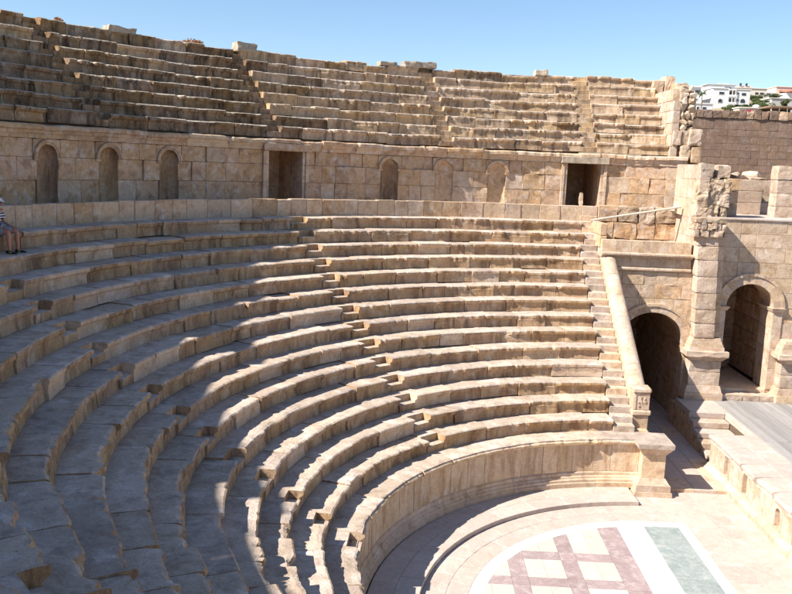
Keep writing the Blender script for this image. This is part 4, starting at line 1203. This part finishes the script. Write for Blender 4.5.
# ------------------------------------------------------------------ upper tier end wall, rubble, outer wall
def summa_end():
    t = thing('end_wall', 'sunlit end wall closing the upper seat rows on the right, ragged at its top', 'wall')
    r = random.Random(51)
    z = 10.12
    while z < 12.72:
        h = r.uniform(.38, .5); z1 = z + h
        ylo = 18.55 + max(0, (z - 12.2)) * 1.2
        ys = cuts(ylo, 23.0, .6, 1.0, r)
        for i in range(len(ys) - 1):
            rough_block('wall_block', 3.22, 3.50, ys[i] + .006, ys[i + 1] - .006, z + .004, z1 - .004, M['wall_pale'], t, amp=.02, n=4)
        z = z1
    rough_block('wall_block', 3.15, 3.62, 21.6, 22.4, 12.85, 13.45, M['pink'], t, amp=.05, n=5)
    rough_block('wall_block', 3.63, 4.05, 21.5, 22.3, 12.85, 13.62, M['pink'], t, amp=.04, n=5)
    rough_block('wall_block', 3.95, 4.45, 21.0, 22.4, 11.2, 13.3, M['wall'], t, amp=.05, n=6)
    t = thing('rubble_wall', 'broken rubble core of fieldstones beside the end wall of the upper seats', 'wall')
    z = 11.15
    while z < 12.7:
        x = 3.50
        h = r.uniform(.2, .34)
        while x < 3.92:
            w_ = r.uniform(.18, .34); rock('rubble_stone', (x + w_ / 2, 18.72 + r.uniform(-.06, .08), z + h / 2), (w_ * 1.2, .6, h * 1.25), M['rubble'] if r.random() < .7 else M['wall_pale'], t, n=20); x += w_
        z += h * .92
    rough_block('wall_block', 3.46, 3.78, 18.6, 19.4, 12.45, 12.98, M['rubble'], t, amp=.05)
    box('core', 3.5, 4.0, 19.1, 21.4, 10.0, 12.4, M['rubble'], t, ch=.1, jit=.05)
    t = thing('buttress', 'squared blocks of a stepped buttress beneath the rubble core, left of the brown outer wall', 'wall')
    rough_block('wall_block', 3.28, 3.60, 18.45, 19.2, 10.60, 11.17, M['wall_pale'], t, amp=.03)
    rough_block('wall_block', 3.61, 3.88, 18.5, 19.2, 10.60, 11.17, M['rubble'], t, amp=.03)
    rough_block('wall_block', 3.89, 4.42, 18.35, 19.2, 10.56, 11.24, M['wall_pale'], t, amp=.05)
    rough_block('wall_block', 3.62, 4.02, 18.4, 19.2, 10.04, 10.56, M['rubble'], t, amp=.07)
    rough_block('wall_block', 4.04, 4.42, 18.35, 19.2, 9.9, 10.54, M['wall'], t, amp=.02)
    box('core', 3.5, 4.3, 18.75, 22.5, 7.8, 10.6, M['wall'], t)
    # wall continuing behind the walkway between gallery and stage house
    box('core', 4.18, 4.4, 18.5, 18.74, 7.9, 9.88, M['wall'], t)
summa_end()

def outer_wall():
    t = thing('outer_wall', 'long brown ashlar wall with a coping of rounded stones in front of the distant houses', 'wall')
    r = random.Random(61); Y = 28.0; mp = faceY(Y)
    z = 7.9; ci = 0
    while z < 12.3:
        z1 = min(z + .37 if ci % 2 else z + .34, 12.35)
        if 12.35 - z1 < .2: z1 = 12.35
        xs = cuts(4.6 + (ci % 2) * .2, 14.4, .38, .62, r)
        for i in range(len(xs) - 1):
            if z > 9.3: panel('wall_block', mp, xs[i], xs[i + 1], z, z1, .3, M['brown'], t, gap=.004, ch=.008, rough=.006, nu=1, nv=1, proud=r.uniform(-.004, .004))
        if z <= 9.3: box('base_course', 4.6, 14.4, Y, Y + .4, z, z1 - .003, M['brown'], t)
        z = z1; ci += 1
    x = 4.6
    while x < 14.3:
        w_ = r.uniform(.36, .52); rough_block('coping_stone', x, x + w_ - .02, Y - .06, Y + .4, 12.35, 12.76 + r.uniform(-.05, .06), M['brown'] if r.random() < .7 else M['wall'], t, amp=.04, n=4); x += w_
    box('core', 4.7, 14.3, Y + .31, Y + .9, 7.6, 12.3, M['brown'], t)
    # ground behind
outer_wall()

# ------------------------------------------------------------------ ragged skyline of the upper tier
def skyline():
    r = random.Random(71)
    specs = [(141.9, 1.3, .42, .20, 'long pale block lying on the top seat row, left part of the skyline'),
             (128.6, 1.0, .5, .30, 'whitish stone lump on the skyline beside the second stairway of the upper tier'),
             (112.3, .9, .5, .12, 'low flat stone on the skyline left of the third stairway of the upper tier'),
             (108.6, 1.7, .55, .26, 'squared pale block on the skyline at the head of the third stairway'),
             (94.3, .7, .5, .22, 'small knobbly stone on the skyline left of the fourth stairway')]
    for a, w_, d, h, lab in specs:
        R = 22.35; a = rad(a); c = (R * cos(a), R * sin(a), UZ(8) + h * .3)
        o = rough_block('loose_block', -w_ * .42, w_ * .42, -d / 2, d / 2, -h / 2, h / 2 + .03, M['lichen_top'], None, amp=.06, n=6)
        o.location = c; o.rotation_euler = (0, 0, a + pi / 2); tag(o, lab, 'stone block', 'loose blocks along the skyline')
    # back course of the seats; tall near part added to shade the left seating
    t = thing('back_wall', 'back course behind the top seat row of the upper tier, with a tall added section out of view to shade the seats', 'wall')
    R = 22.75
    prof = [(158.3, 18.6), (161, 18.2), (163, 17.5), (168, 16.9), (174, 16.6), (179, 16.1), (184, 15.35), (196, 15.1), (205, 15.0), (212, 15.0), (222, 15.2), (238, 14.6)]  # top heights of the added section, shaped for the shadow edge
    def top_at(a):
        a = a * 180 / pi
        for (x0, y0), (x1, y1) in zip(prof, prof[1:]):
            if x0 <= a <= x1: return lerp(y0, y1, (a - x0) / (x1 - x0))
        return 0
    for ci in range(12):
        z0 = UZ(8) - .42 + ci * .47
        a0, a1 = (acos(3.4 / R), rad(238)) if ci == 0 else (rad(158.5 + r.uniform(0, .6)), rad(238))
        cs = cuts(a0 * R, a1 * R, .7, 1.3, r)
        for i in range(len(cs) - 1):
            tp = top_at((cs[i] + cs[i + 1]) / 2 / R) + r.uniform(-.15, .1)
            if ci and z0 + .1 > tp: continue
            top = z0 + .47 if ci else z0 + .40 + r.choice((0, -.03, .02, -.05))
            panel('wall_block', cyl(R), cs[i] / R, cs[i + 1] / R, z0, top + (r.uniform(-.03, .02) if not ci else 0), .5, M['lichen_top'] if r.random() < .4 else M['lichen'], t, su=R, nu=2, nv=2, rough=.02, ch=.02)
skyline()

def shrub(name, c, s, mat, label, n=900, lf=.05, upward=.3, group=None, seed=0, stem=None):
    r = random.Random(seed); V = []; Fc = []
    clumps = [(r.uniform(-1, 1) * .62, r.uniform(-1, 1) * .62, r.uniform(-.6, .75), r.uniform(.25, .5)) for _ in range(9)]
    for i in range(n):
        cx, cy, cz, cr = r.choice(clumps)
        v = Vector((r.gauss(0, 1), r.gauss(0, 1), r.gauss(0, 1))).normalized() * cr * r.uniform(.5, 1.1)
        p = Vector((c[0] + (cx + v.x) * s[0] / 2, c[1] + (cy + v.y) * s[1] / 2, c[2] + (cz + v.z) * s[2] / 2))
        a = Vector((r.gauss(0, 1), r.gauss(0, 1), r.gauss(0, 1) + upward)).normalized(); b_ = a.cross(Vector((r.gauss(0, 1), r.gauss(0, 1), r.gauss(0, 1)))).normalized()
        k = len(V); l_ = lf * r.uniform(.6, 1.4)
        V += [p - a * l_, p + b_ * l_ * .4, p + a * l_, p - b_ * l_ * .4]; Fc.append((k, k + 1, k + 2, k + 3))
    t = thing(name, label, 'bush' if name != 'tree' else 'tree', group)
    solid('crown' if name == 'tree' else 'foliage', V, Fc, M[mat], t, recalc=False)
    b_ = stem or s[2] * .5
    pts = [(c[0] + q * s[0] * .02, c[1] + w_ * s[0] * .02, c[2] - s[2] / 2 - (stem or .0)) for q in (-1, 1) for w_ in (-1, 1)] + [(c[0] + q * s[0] * .01, c[1] + w_ * s[0] * .01, c[2] + s[2] * .1) for q in (-1, 1) for w_ in (-1, 1)]
    hull('trunk' if name == 'tree' else 'stem', pts, M['trunk'], t)
    for q in range(4):
        an = q * 1.6 + seed; e = (c[0] + cos(an) * s[0] * .28, c[1] + sin(an) * s[1] * .28, c[2] + s[2] * .2)
        pts = [(c[0] + dx * s[0] * .012, c[1] + dy * s[0] * .012, c[2] - s[2] * .3) for dx in (-1, 1) for dy in (-1, 1)] + [(e[0] + dx * s[0] * .004, e[1], e[2] + dx * .01) for dx in (-1, 1)]
        hull('limb', pts, M['trunk'], t)
    return t
a = rad(134.0); shrub('dry_bush', (22.5 * cos(a), 22.5 * sin(a), 13.60), (.9, .6, .34), 'drybush', 'small dry reddish bush growing on the skyline of the upper tier', n=420, lf=.05, upward=1.5, seed=2)
a = rad(147.6); shrub('grass_tuft', (22.5 * cos(a), 22.5 * sin(a), 13.60), (.35, .3, .22), 'drybush', 'faint dry grass tuft on the skyline at the left', n=90, lf=.05, upward=2.5, seed=3)

# ------------------------------------------------------------------ standing fragment by the far door
tag(rough_block('stone_fragment', -.385, -.245, 18.0, 18.15, 7.74, 8.50, M['pink'], None, amp=.06, n=8), 'slender whitish stone fragment standing at the foot of the right-hand dark doorway', 'stone fragment')

# ------------------------------------------------------------------ far houses
def house(name, label, x0, x1, y, z0, z1, mat, wins=(), depth=9, eave=.25, extras=None, cat='house', group='white houses on the far hill', roofmat=None):
    t = thing(name, label, cat, group)
    box('wall', x0, x1, y, y + depth, z0 - 2.5, z1, M[mat], t, ch=.05, jit=0)
    box('roof', x0 - eave, x1 + eave, y - eave, y + depth + eave, z1 + .003, z1 + .28, M[roofmat or mat], t, ch=.05, jit=0)
    for wd in wins:
        xa, xb, za, zb = wd[:4]; arch = len(wd) > 4
        fr = box('window', xa - .12, xb + .12, y - .07, y + .01, za - .12, zb + .12, M[mat], t, ch=.01, jit=0)
        if arch:
            pts = [(xa, za), (xb, za)] + [((xa + xb) / 2 + (xb - xa) / 2 * cos(pi * i / 8), zb - (xb - xa) / 2 + (xb - xa) / 2 * sin(pi * i / 8)) for i in range(9)]
            prism('pane', faceY(y - .06), pts, -.02, .03, M['pane'], fr, ins=.98)
        else: box('pane', xa, xb, y - .10, y - .06, za, zb, M['pane'], fr, ch=.005, jit=0)
    return t
def build_town():
    t = house('apartment_house', 'white flat-roofed house at the left end of the far town, behind the palm trees', 68.2, 75.3, 240, 29, 34.7, 'render_white', [(70.6, 71.5, 32.7, 33.6), (72.2, 73.2, 33.0, 33.9), (73.5, 74.9, 33.0, 33.9)], eave=.45)
    t = house('apartment_house', 'long low white house with small windows directly behind the two palm trees', 66.0, 74.4, 226, 26, 28.9, 'render_white', [(67.3, 68.2, 27.2, 28.0), (70.0, 70.6, 27.3, 28.1), (71.6, 72.6, 27.3, 28.1)])
    # main block with balconies
    y = 240
    t = house('apartment_house', 'tall white three-storey apartment house with balconies and arched windows, centre of the far town', 78.7, 83.3, y, 29.6, 34.6, 'render_white', [(80.6, 82.0, 33.0, 33.7), (80.5, 81.7, 30.6, 31.7, 1)])
    box('wall', 85.4, 89.7, y + .003, y + 9, 30.2, 34.5, M['render_white'], t, jit=0); box('roof', 85.2, 89.9, y - .2, y + 9.2, 34.503, 34.7, M['render_white'], t, jit=0)
    for xa, xb, za, zb in ((87.2, 88.4, 32.9, 33.6), (86.0, 86.35, 33.2, 33.7), (86.0, 86.35, 31.2, 31.7)):
        box('window', xa, xb, y - .08, y + .02, za, zb, M['pane'], t, jit=0, ch=.01)
    prism('window', faceY(y - .0), [(87.0, 30.8), (88.3, 30.8)] + [(87.65 + .65 * cos(pi * i / 8), 31.35 + .55 * sin(pi * i / 8)) for i in range(9)], -.02, .08, M['pane'], t)
    box('balcony_recess', 83.32, 85.38, y + 1.6, y + 9, 29.5, 34.5, M['render_grey'], t, jit=0)
    for zz in (30.0, 32.1, 34.2):
        bb = box('balcony', 83.25, 85.45, y - .5, y + 1.6, zz, zz + .25, M['render_white'], t, jit=0)
        if zz < 34: box('balustrade', 83.25, 85.45, y - .55, y - .42, zz + .25, zz + .85, M['render_white'], bb, jit=0); box('pane', 83.6, 85.1, y + 1.52, y + 1.6, zz + .5, zz + 1.7, M['pane'], bb, jit=0)
    for xp in (83.3, 84.35, 85.3): box('column', xp - .08, xp + .08, y - .5, y - .3, 29.9, 34.2, M['render_white'], t, jit=0)
    box('undercroft', 82.6, 89.6, y + 1.0, y + 9, 27.5, 30.2, M['dark'], t, jit=0)
    for xp in (82.8, 84.9, 87, 89.4): box('column', xp - .15, xp + .15, y + .1, y + .5, 27.5, 30.2, M['render_grey'], t, jit=0)
    box('parapet', 79.0, 83, y + 3, y + 9, 34.9, 35.4, M['render_white'], t, jit=0)
    t = house('apartment_house', 'white upper storey house with a wide flat concrete roof, rising behind the balconied one', 80.6, 88.6, 250, 33, 36.6, 'render_white', [(82.4, 84.3, 35.6, 36.0), (85.5, 87.4, 35.6, 36.1)], eave=.5, roofmat='render_grey')
    for q, xx in enumerate((84.6, 86.2, 87.2)):
        box('roof_tank', xx, xx + .55, 253, 253.6, 36.9, 37.55, M['tank'], t, jit=0)
    for xx in (83.5, 85.6): box('aerial', xx, xx + .05, 253, 253.05, 36.9, 38.6, M['render_grey'], t, ch=.005, jit=0)
    t = house('apartment_house', 'long cream house with two dark windows behind and right of the balconied block', 93.5, 105.5, 268, 34, 37.7, 'render_cream', [(101.7, 102.8, 35.9, 36.6), (103.3, 104.5, 35.9, 36.6), (98.5, 99.0, 36.0, 36.5)], depth=10)
    box('roof_storey', 96.6, 101.6, 270, 277, 37.99, 38.7, M['render_pink'], t, jit=0)
    for xx in (97.2, 99.1): box('roof_tank', xx, xx + .5, 269.5, 270, 38.7, 39.5, M['dark'], t, jit=0)
    house('small_house', 'small white hut with a dark awning to the right of the long cream house', 109.3, 113.0, 280, 35.5, 37.6, 'render_white', [(110.2, 111.6, 37.0, 37.4)])
    t = house('small_house', 'pinkish beige house with a sloping red roof at the right edge of the far town', 113.3, 121, 280, 35, 39.7, 'render_pink', [(114.5, 115.5, 38.0, 38.8)])
    solid('red_roof', [(114.2, 273.5, 37.8), (121, 273.5, 38.9), (121, 279.9, 39.3), (114.2, 279.9, 38.6), (114.2, 273.5, 37.55), (121, 273.5, 38.65), (121, 279.9, 39.0), (114.2, 279.9, 38.3)], [(0, 1, 2, 3), (4, 5, 6, 7), (0, 1, 5, 4), (1, 2, 6, 5), (2, 3, 7, 6), (3, 0, 4, 7)], M['roof_red'], t)
    box('porch_wall', 114.6, 121, 274.5, 279.9, 34.5, 37.6, M['render_white'], t, jit=0)
    t = house('kiosk', 'low pale kiosk with a red panel just above the brown wall coping', 68.6, 73.2, 190, 23.6, 25.4, 'render_cream', [], depth=4, cat='kiosk', group=None)
    box('red_panel', 70.3, 72.1, 189.9, 189.99, 24.5, 25.1, M['sign_red'], t, ch=.01, jit=0)
    tk = thing('water_tank', 'white domed water tank on the kiosk roof', 'water tank'); 
    V = []; Fc = []; N = 14
    for j, (rr, zz) in enumerate(((.8, 25.7), (.85, 25.9), (.82, 26.1), (.6, 26.3), (.25, 26.4))):
        for i in range(N): V.append((72.9 + rr * cos(2 * pi * i / N), 191 + rr * sin(2 * pi * i / N), zz))
    for j in range(4):
        for i in range(N): Fc.append((j * N + i, j * N + (i + 1) % N, (j + 1) * N + (i + 1) % N, (j + 1) * N + i))
    Fc.append(tuple(range(4 * N, 5 * N))); Fc.append(tuple(range(N))); solid('tank_body', V, Fc, M['tank'], tk, smooth=True)
    t = house('long_shed', 'long blank grey wall building right of the green bushes', 88.8, 97, 222, 28.4, 30.7, 'render_grey', [], group=None, cat='building', depth=6)
    t = thing('open_shelter', 'dark open shelter with a flat roof on posts above the brown wall', 'shelter')
    box('roof', 71.4, 78.6, 179, 186, 25.0, 25.35, M['brown'], t, jit=0); box('back_wall', 72, 78.5, 185, 185.4, 21.5, 25.0, M['dark'], t, jit=0)
    for xx in (71.8, 73.6, 75.4, 77.6): box('post', xx, xx + .18, 179.4, 179.6, 21.5, 25.0, M['render_cream'], t, jit=0)
    house('small_house', 'tiny flat-roofed hut on bare earth among the hillside bushes', 93.0, 96.2, 240, 30.2, 31.7, 'render_cream', [(95.0, 95.7, 30.7, 31.2)], depth=4)
    def palm(x, y, zb, zt, lab, sd_):
        t = thing('palm_tree', lab, 'palm tree', 'palm trees in front of the far houses'); r = random.Random(sd_)
        hull('trunk', [(x + .17 * cos(i), y + .17 * sin(i), zb - 1) for i in range(6)] + [(x - .1 + .11 * cos(i), y + .11 * sin(i), zt) for i in range(6)], M['trunk'], t)
        for q in range(26):
            az = r.uniform(0, 2 * pi); el = r.uniform(-.5, 1.2); L = r.uniform(1.2, 1.75); V = []; Fc = []
            p = Vector((x - .1, y, zt)); d = Vector((cos(az) * cos(el), sin(az) * cos(el), sin(el))); s_ = Vector((-sin(az), cos(az), 0))
            for j in range(7):
                w_ = .22 * sin(pi * min(.95, .12 + j / 7.0)); V += [p - s_ * w_ - Vector((0, 0, w_ * .5)), p, p + s_ * w_ - Vector((0, 0, w_ * .5))]
                p = p + d * L / 6; d = (d + Vector((0, 0, -.28))).normalized()
            for j in range(6): Fc += [(j * 3, j * 3 + 1, j * 3 + 4, j * 3 + 3), (j * 3 + 1, j * 3 + 2, j * 3 + 5, j * 3 + 4)]
            solid('frond', V, Fc, M['palm'], t, recalc=False)
    palm(60.9, 200, 24.0, 27.6, 'shorter left palm tree of the pair in front of the white houses', 1)
    palm(62.95, 200, 24.0, 29.3, 'taller right palm tree of the pair in front of the white houses', 2)
    for i, (c, s_, mt, lab) in enumerate([
        ((97.5, 258, 34.0), (8.5, 4, 2.2), 'leaf', 'dark green hedge trees below the long cream house'),
        ((79.5, 226, 27.6), (6.5, 3.5, 2.6), 'leaf2', 'light green bush below the balconied white house, left half'),
        ((85.0, 229, 28.6), (6.5, 3.5, 2.2), 'leaf', 'olive bush under the undercroft of the balconied white house'),
        ((83.5, 212, 27.4), (7.0, 3.5, 3.0), 'leaf2', 'broad yellow-green bush right of the kiosk'),
        ((84.0, 216, 28.8), (4.0, 3.0, 1.6), 'leaf', 'low olive bush beneath the tiny hut'),
        ((87.0, 210, 28.4), (2.6, 2.6, 2.4), 'leaf', 'small round grey-green tree in front of the blank grey wall'),
        ((108.5, 268, 35.3), (5.0, 3, 1.8), 'leaf', 'dark bush between the cream house and the pinkish house'),
        ((90.6, 238, 31.0), (2.8, 2.5, 2.2), 'leaf2', 'small green bush against the right side of the balconied house')]):
        shrub('tree' if s_[2] > 2.3 else 'bush', c, s_, mt, lab, n=1500, lf=.22, seed=i + 10, group='bushes and trees on the far hillside')
build_town()

# ------------------------------------------------------------------ seated man
def skinned(name, pts, edges, rad_, mat, parent, sub=2, root=0):
    me = bpy.data.meshes.new(name); me.from_pydata(pts, edges, []); me.materials.append(mat)
    o = link(bpy.data.objects.new(name, me), parent)
    sk = o.modifiers.new('skin', 'SKIN'); sk.use_smooth_shade = True
    for i, v in enumerate(me.skin_vertices[0].data):
        rr = rad_[i]; v.radius = rr if isinstance(rr, tuple) else (rr, rr)
        v.use_root = (i == root)
    sb = o.modifiers.new('sub', 'SUBSURF'); sb.levels = sub; sb.render_levels = sub
    return o
def man():
    a = rad(170.2); R = 17.02
    t = thing('person', 'seated man in striped shirt, pale shorts and white and red cap', 'person', None, (R * cos(a), R * sin(a), 7.44), a + pi)
    # local axes: +X forwards (to the orchestra), +Y his left, z up from the seat
    P = [(0, 0, .11), (.0, 0, .26), (.03, 0, .42), (.06, 0, .52), (.09, 0, .585), (.10, 0, .64)]
    Rr = [(.13, .17), (.12, .15), (.12, .17), (.09, .16), (.05, .055), (.05, .05)]
    E = [(i, i + 1) for i in range(5)]
    # legs
    for s_ in (-1, 1):
        b = len(P); sp = .17 if s_ > 0 else .14
        P += [(.05, s_ * .10, .09), (.24, s_ * .14, .09), (.47, s_ * sp, .07), (.47, s_ * sp, -.10), (.49, s_ * sp, -.33), (.50, s_ * sp, -.365), (.62, s_ * (sp + .02), -.385)]
        Rr += [.10, .088, .064, .055, .036, .036, .03]
        E += [(0, b)] + [(b + i, b + i + 1) for i in range(6)]
    for s_ in (-1, 1):
        b = len(P)
        P += [(.05, s_ * .19, .50), (.10, s_ * .23, .27), (.29, s_ * .19, .19), (.36, s_ * .17, .175)]
        Rr += [.052, .04, .03, .026]
        E += [(3, b), (b, b + 1), (b + 1, b + 2), (b + 2, b + 3)]
    body = skinned('body', P, E, Rr, M['skin'], t)
    for s_ in (-1, 1):     # hands resting on the thighs, five fingers each
        h0 = Vector((.36, s_ * .17, .172)); hp = [tuple(h0), tuple(h0 + Vector((.075, 0, -.005)))]; hr = [.026, .034]; he = [(0, 1)]
        for q, (dy, L) in enumerate(((-.027, .062), (-.009, .075), (.009, .07), (.026, .055))):
            k = len(hp); hp += [tuple(h0 + Vector((.10, dy, -.006))), tuple(h0 + Vector((.10 + L * .55, dy * 1.2, -.008))), tuple(h0 + Vector((.10 + L, dy * 1.25, -.026)))]
            hr += [.0095, .0085, .007]; he += [(1, k), (k, k + 1), (k + 1, k + 2)]
        k = len(hp); hp += [tuple(h0 + Vector((.04, -s_ * .035, -.004))), tuple(h0 + Vector((.075, -s_ * .055, -.012)))]; hr += [.011, .009]; he += [(0, k), (k, k + 1)]
        skinned('hand', hp, he, hr, M['skin'], t, sub=1)
    # head, slightly bowed
    def ell(nm, c, r_, mat, par, n_=14, m_=10, f=None, tilt=.25):
        V = []; Fc = []
        Rm = Matrix.Rotation(tilt, 3, 'Y')
        for j in range(m_ + 1):
            ph = pi * j / m_
            for i in range(n_):
                th = 2 * pi * i / n_; v = Vector((r_[0] * sin(ph) * cos(th), r_[1] * sin(ph) * sin(th), r_[2] * cos(ph)))
                if f: v = f(v)
                V.append(Vector(c) + Rm @ v)
        for j in range(m_):
            for i in range(n_): Fc.append((j * n_ + i, j * n_ + (i + 1) % n_, (j + 1) * n_ + (i + 1) % n_, (j + 1) * n_ + i))
        return solid(nm, V, Fc, mat, par, smooth=True)
    hc = (.125, 0, .745)
    def face(v):
        if v.x > .03 and v.z < .02: v = Vector((v.x * (1 - .10 * abs(v.y) / .07), v.y * (1 + v.z * 2.2), v.z))
        return v
    hd = ell('head', hc, (.098, .078, .118), M['skin'], t, f=face)
    ell('nose', (.225, 0, .715), (.02, .013, .024), M['skin'], hd, 8, 6)
    for s_ in (-1, 1): ell('ear', (.12, s_ * .078, .735), (.018, .01, .03), M['skin'], hd, 8, 6)
    ell('mouth', (.205, 0, .672), (.012, .024, .006), M['cap_red'], hd, 8, 5)
    ell('sunglasses', (.195, 0, .745), (.028, .072, .02), M['glasses'], hd, 14, 6)
    ell('hair', (.10, 0, .755), (.095, .081, .10), M['hair'], hd, 14, 10, f=lambda v: Vector((min(v.x, .03), v.y, max(v.z, -.06))))
    cp = ell('cap', (.12, 0, .785), (.108, .09, .085), M['cap_white'], t, 18, 10, f=lambda v: Vector((v.x, v.y, max(v.z, -.005))))
    ell('cap_crown', (.112, 0, .80), (.100, .083, .082), M['cap_red'], cp, 18, 10, f=lambda v: Vector((v.x, v.y, max(v.z, .02))))
    ell('peak', (.215, 0, .775), (.075, .07, .010), M['cap_white'], cp, 14, 5)
    # clothes
    skinned('striped_shirt', [(0, 0, .13), (.0, 0, .27), (.03, 0, .42), (.07, 0, .545), (.06, .165, .505), (.09, .225, .34), (.06, -.165, .505), (.09, -.225, .34)], [(0, 1), (1, 2), (2, 3), (3, 4), (4, 5), (3, 6), (6, 7)],
            [(.15, .185), (.14, .17), (.14, .185), (.085, .12), .082, .066, .082, .066], M['shirt'], t, sub=2)
    skinned('shorts', [(0, 0, .12), (.08, .11, .10), (.25, .145, .095), (.40, .165, .085), (.08, -.11, .10), (.25, -.14, .095), (.40, -.145, .085)], [(0, 1), (1, 2), (2, 3), (0, 4), (4, 5), (5, 6)],
            [(.15, .18), .12, .108, .098, .12, .108, .098], M['shorts'], t, sub=2)
    for s_ in (-1, 1):
        sp = .17 if s_ > 0 else .14
        sh = hull('shoe', [(.42 + x, s_ * (sp + .012) + y, -.418 + z) for x, y, z in ((0, -.035, 0), (0, .035, 0), (0, -.03, .07), (0, .03, .07), (.12, -.04, .0), (.12, .04, 0), (.14, -.036, .065), (.14, .036, .065), (.26, -.035, 0), (.26, .035, 0), (.28, 0, .015), (.24, 0, .045))], M['shoe'], t)
        box('shoe_trim', .50, .58, s_ * (sp + .012) - .046, s_ * (sp + .012) + .046, -.395, -.375, M['lime'], sh, ch=.004, jit=0)
man()
print('objects', len(bpy.data.objects), 'tris', sum(len(m_.loop_triangles) or len(m_.polygons) * 2 for m_ in bpy.data.meshes))
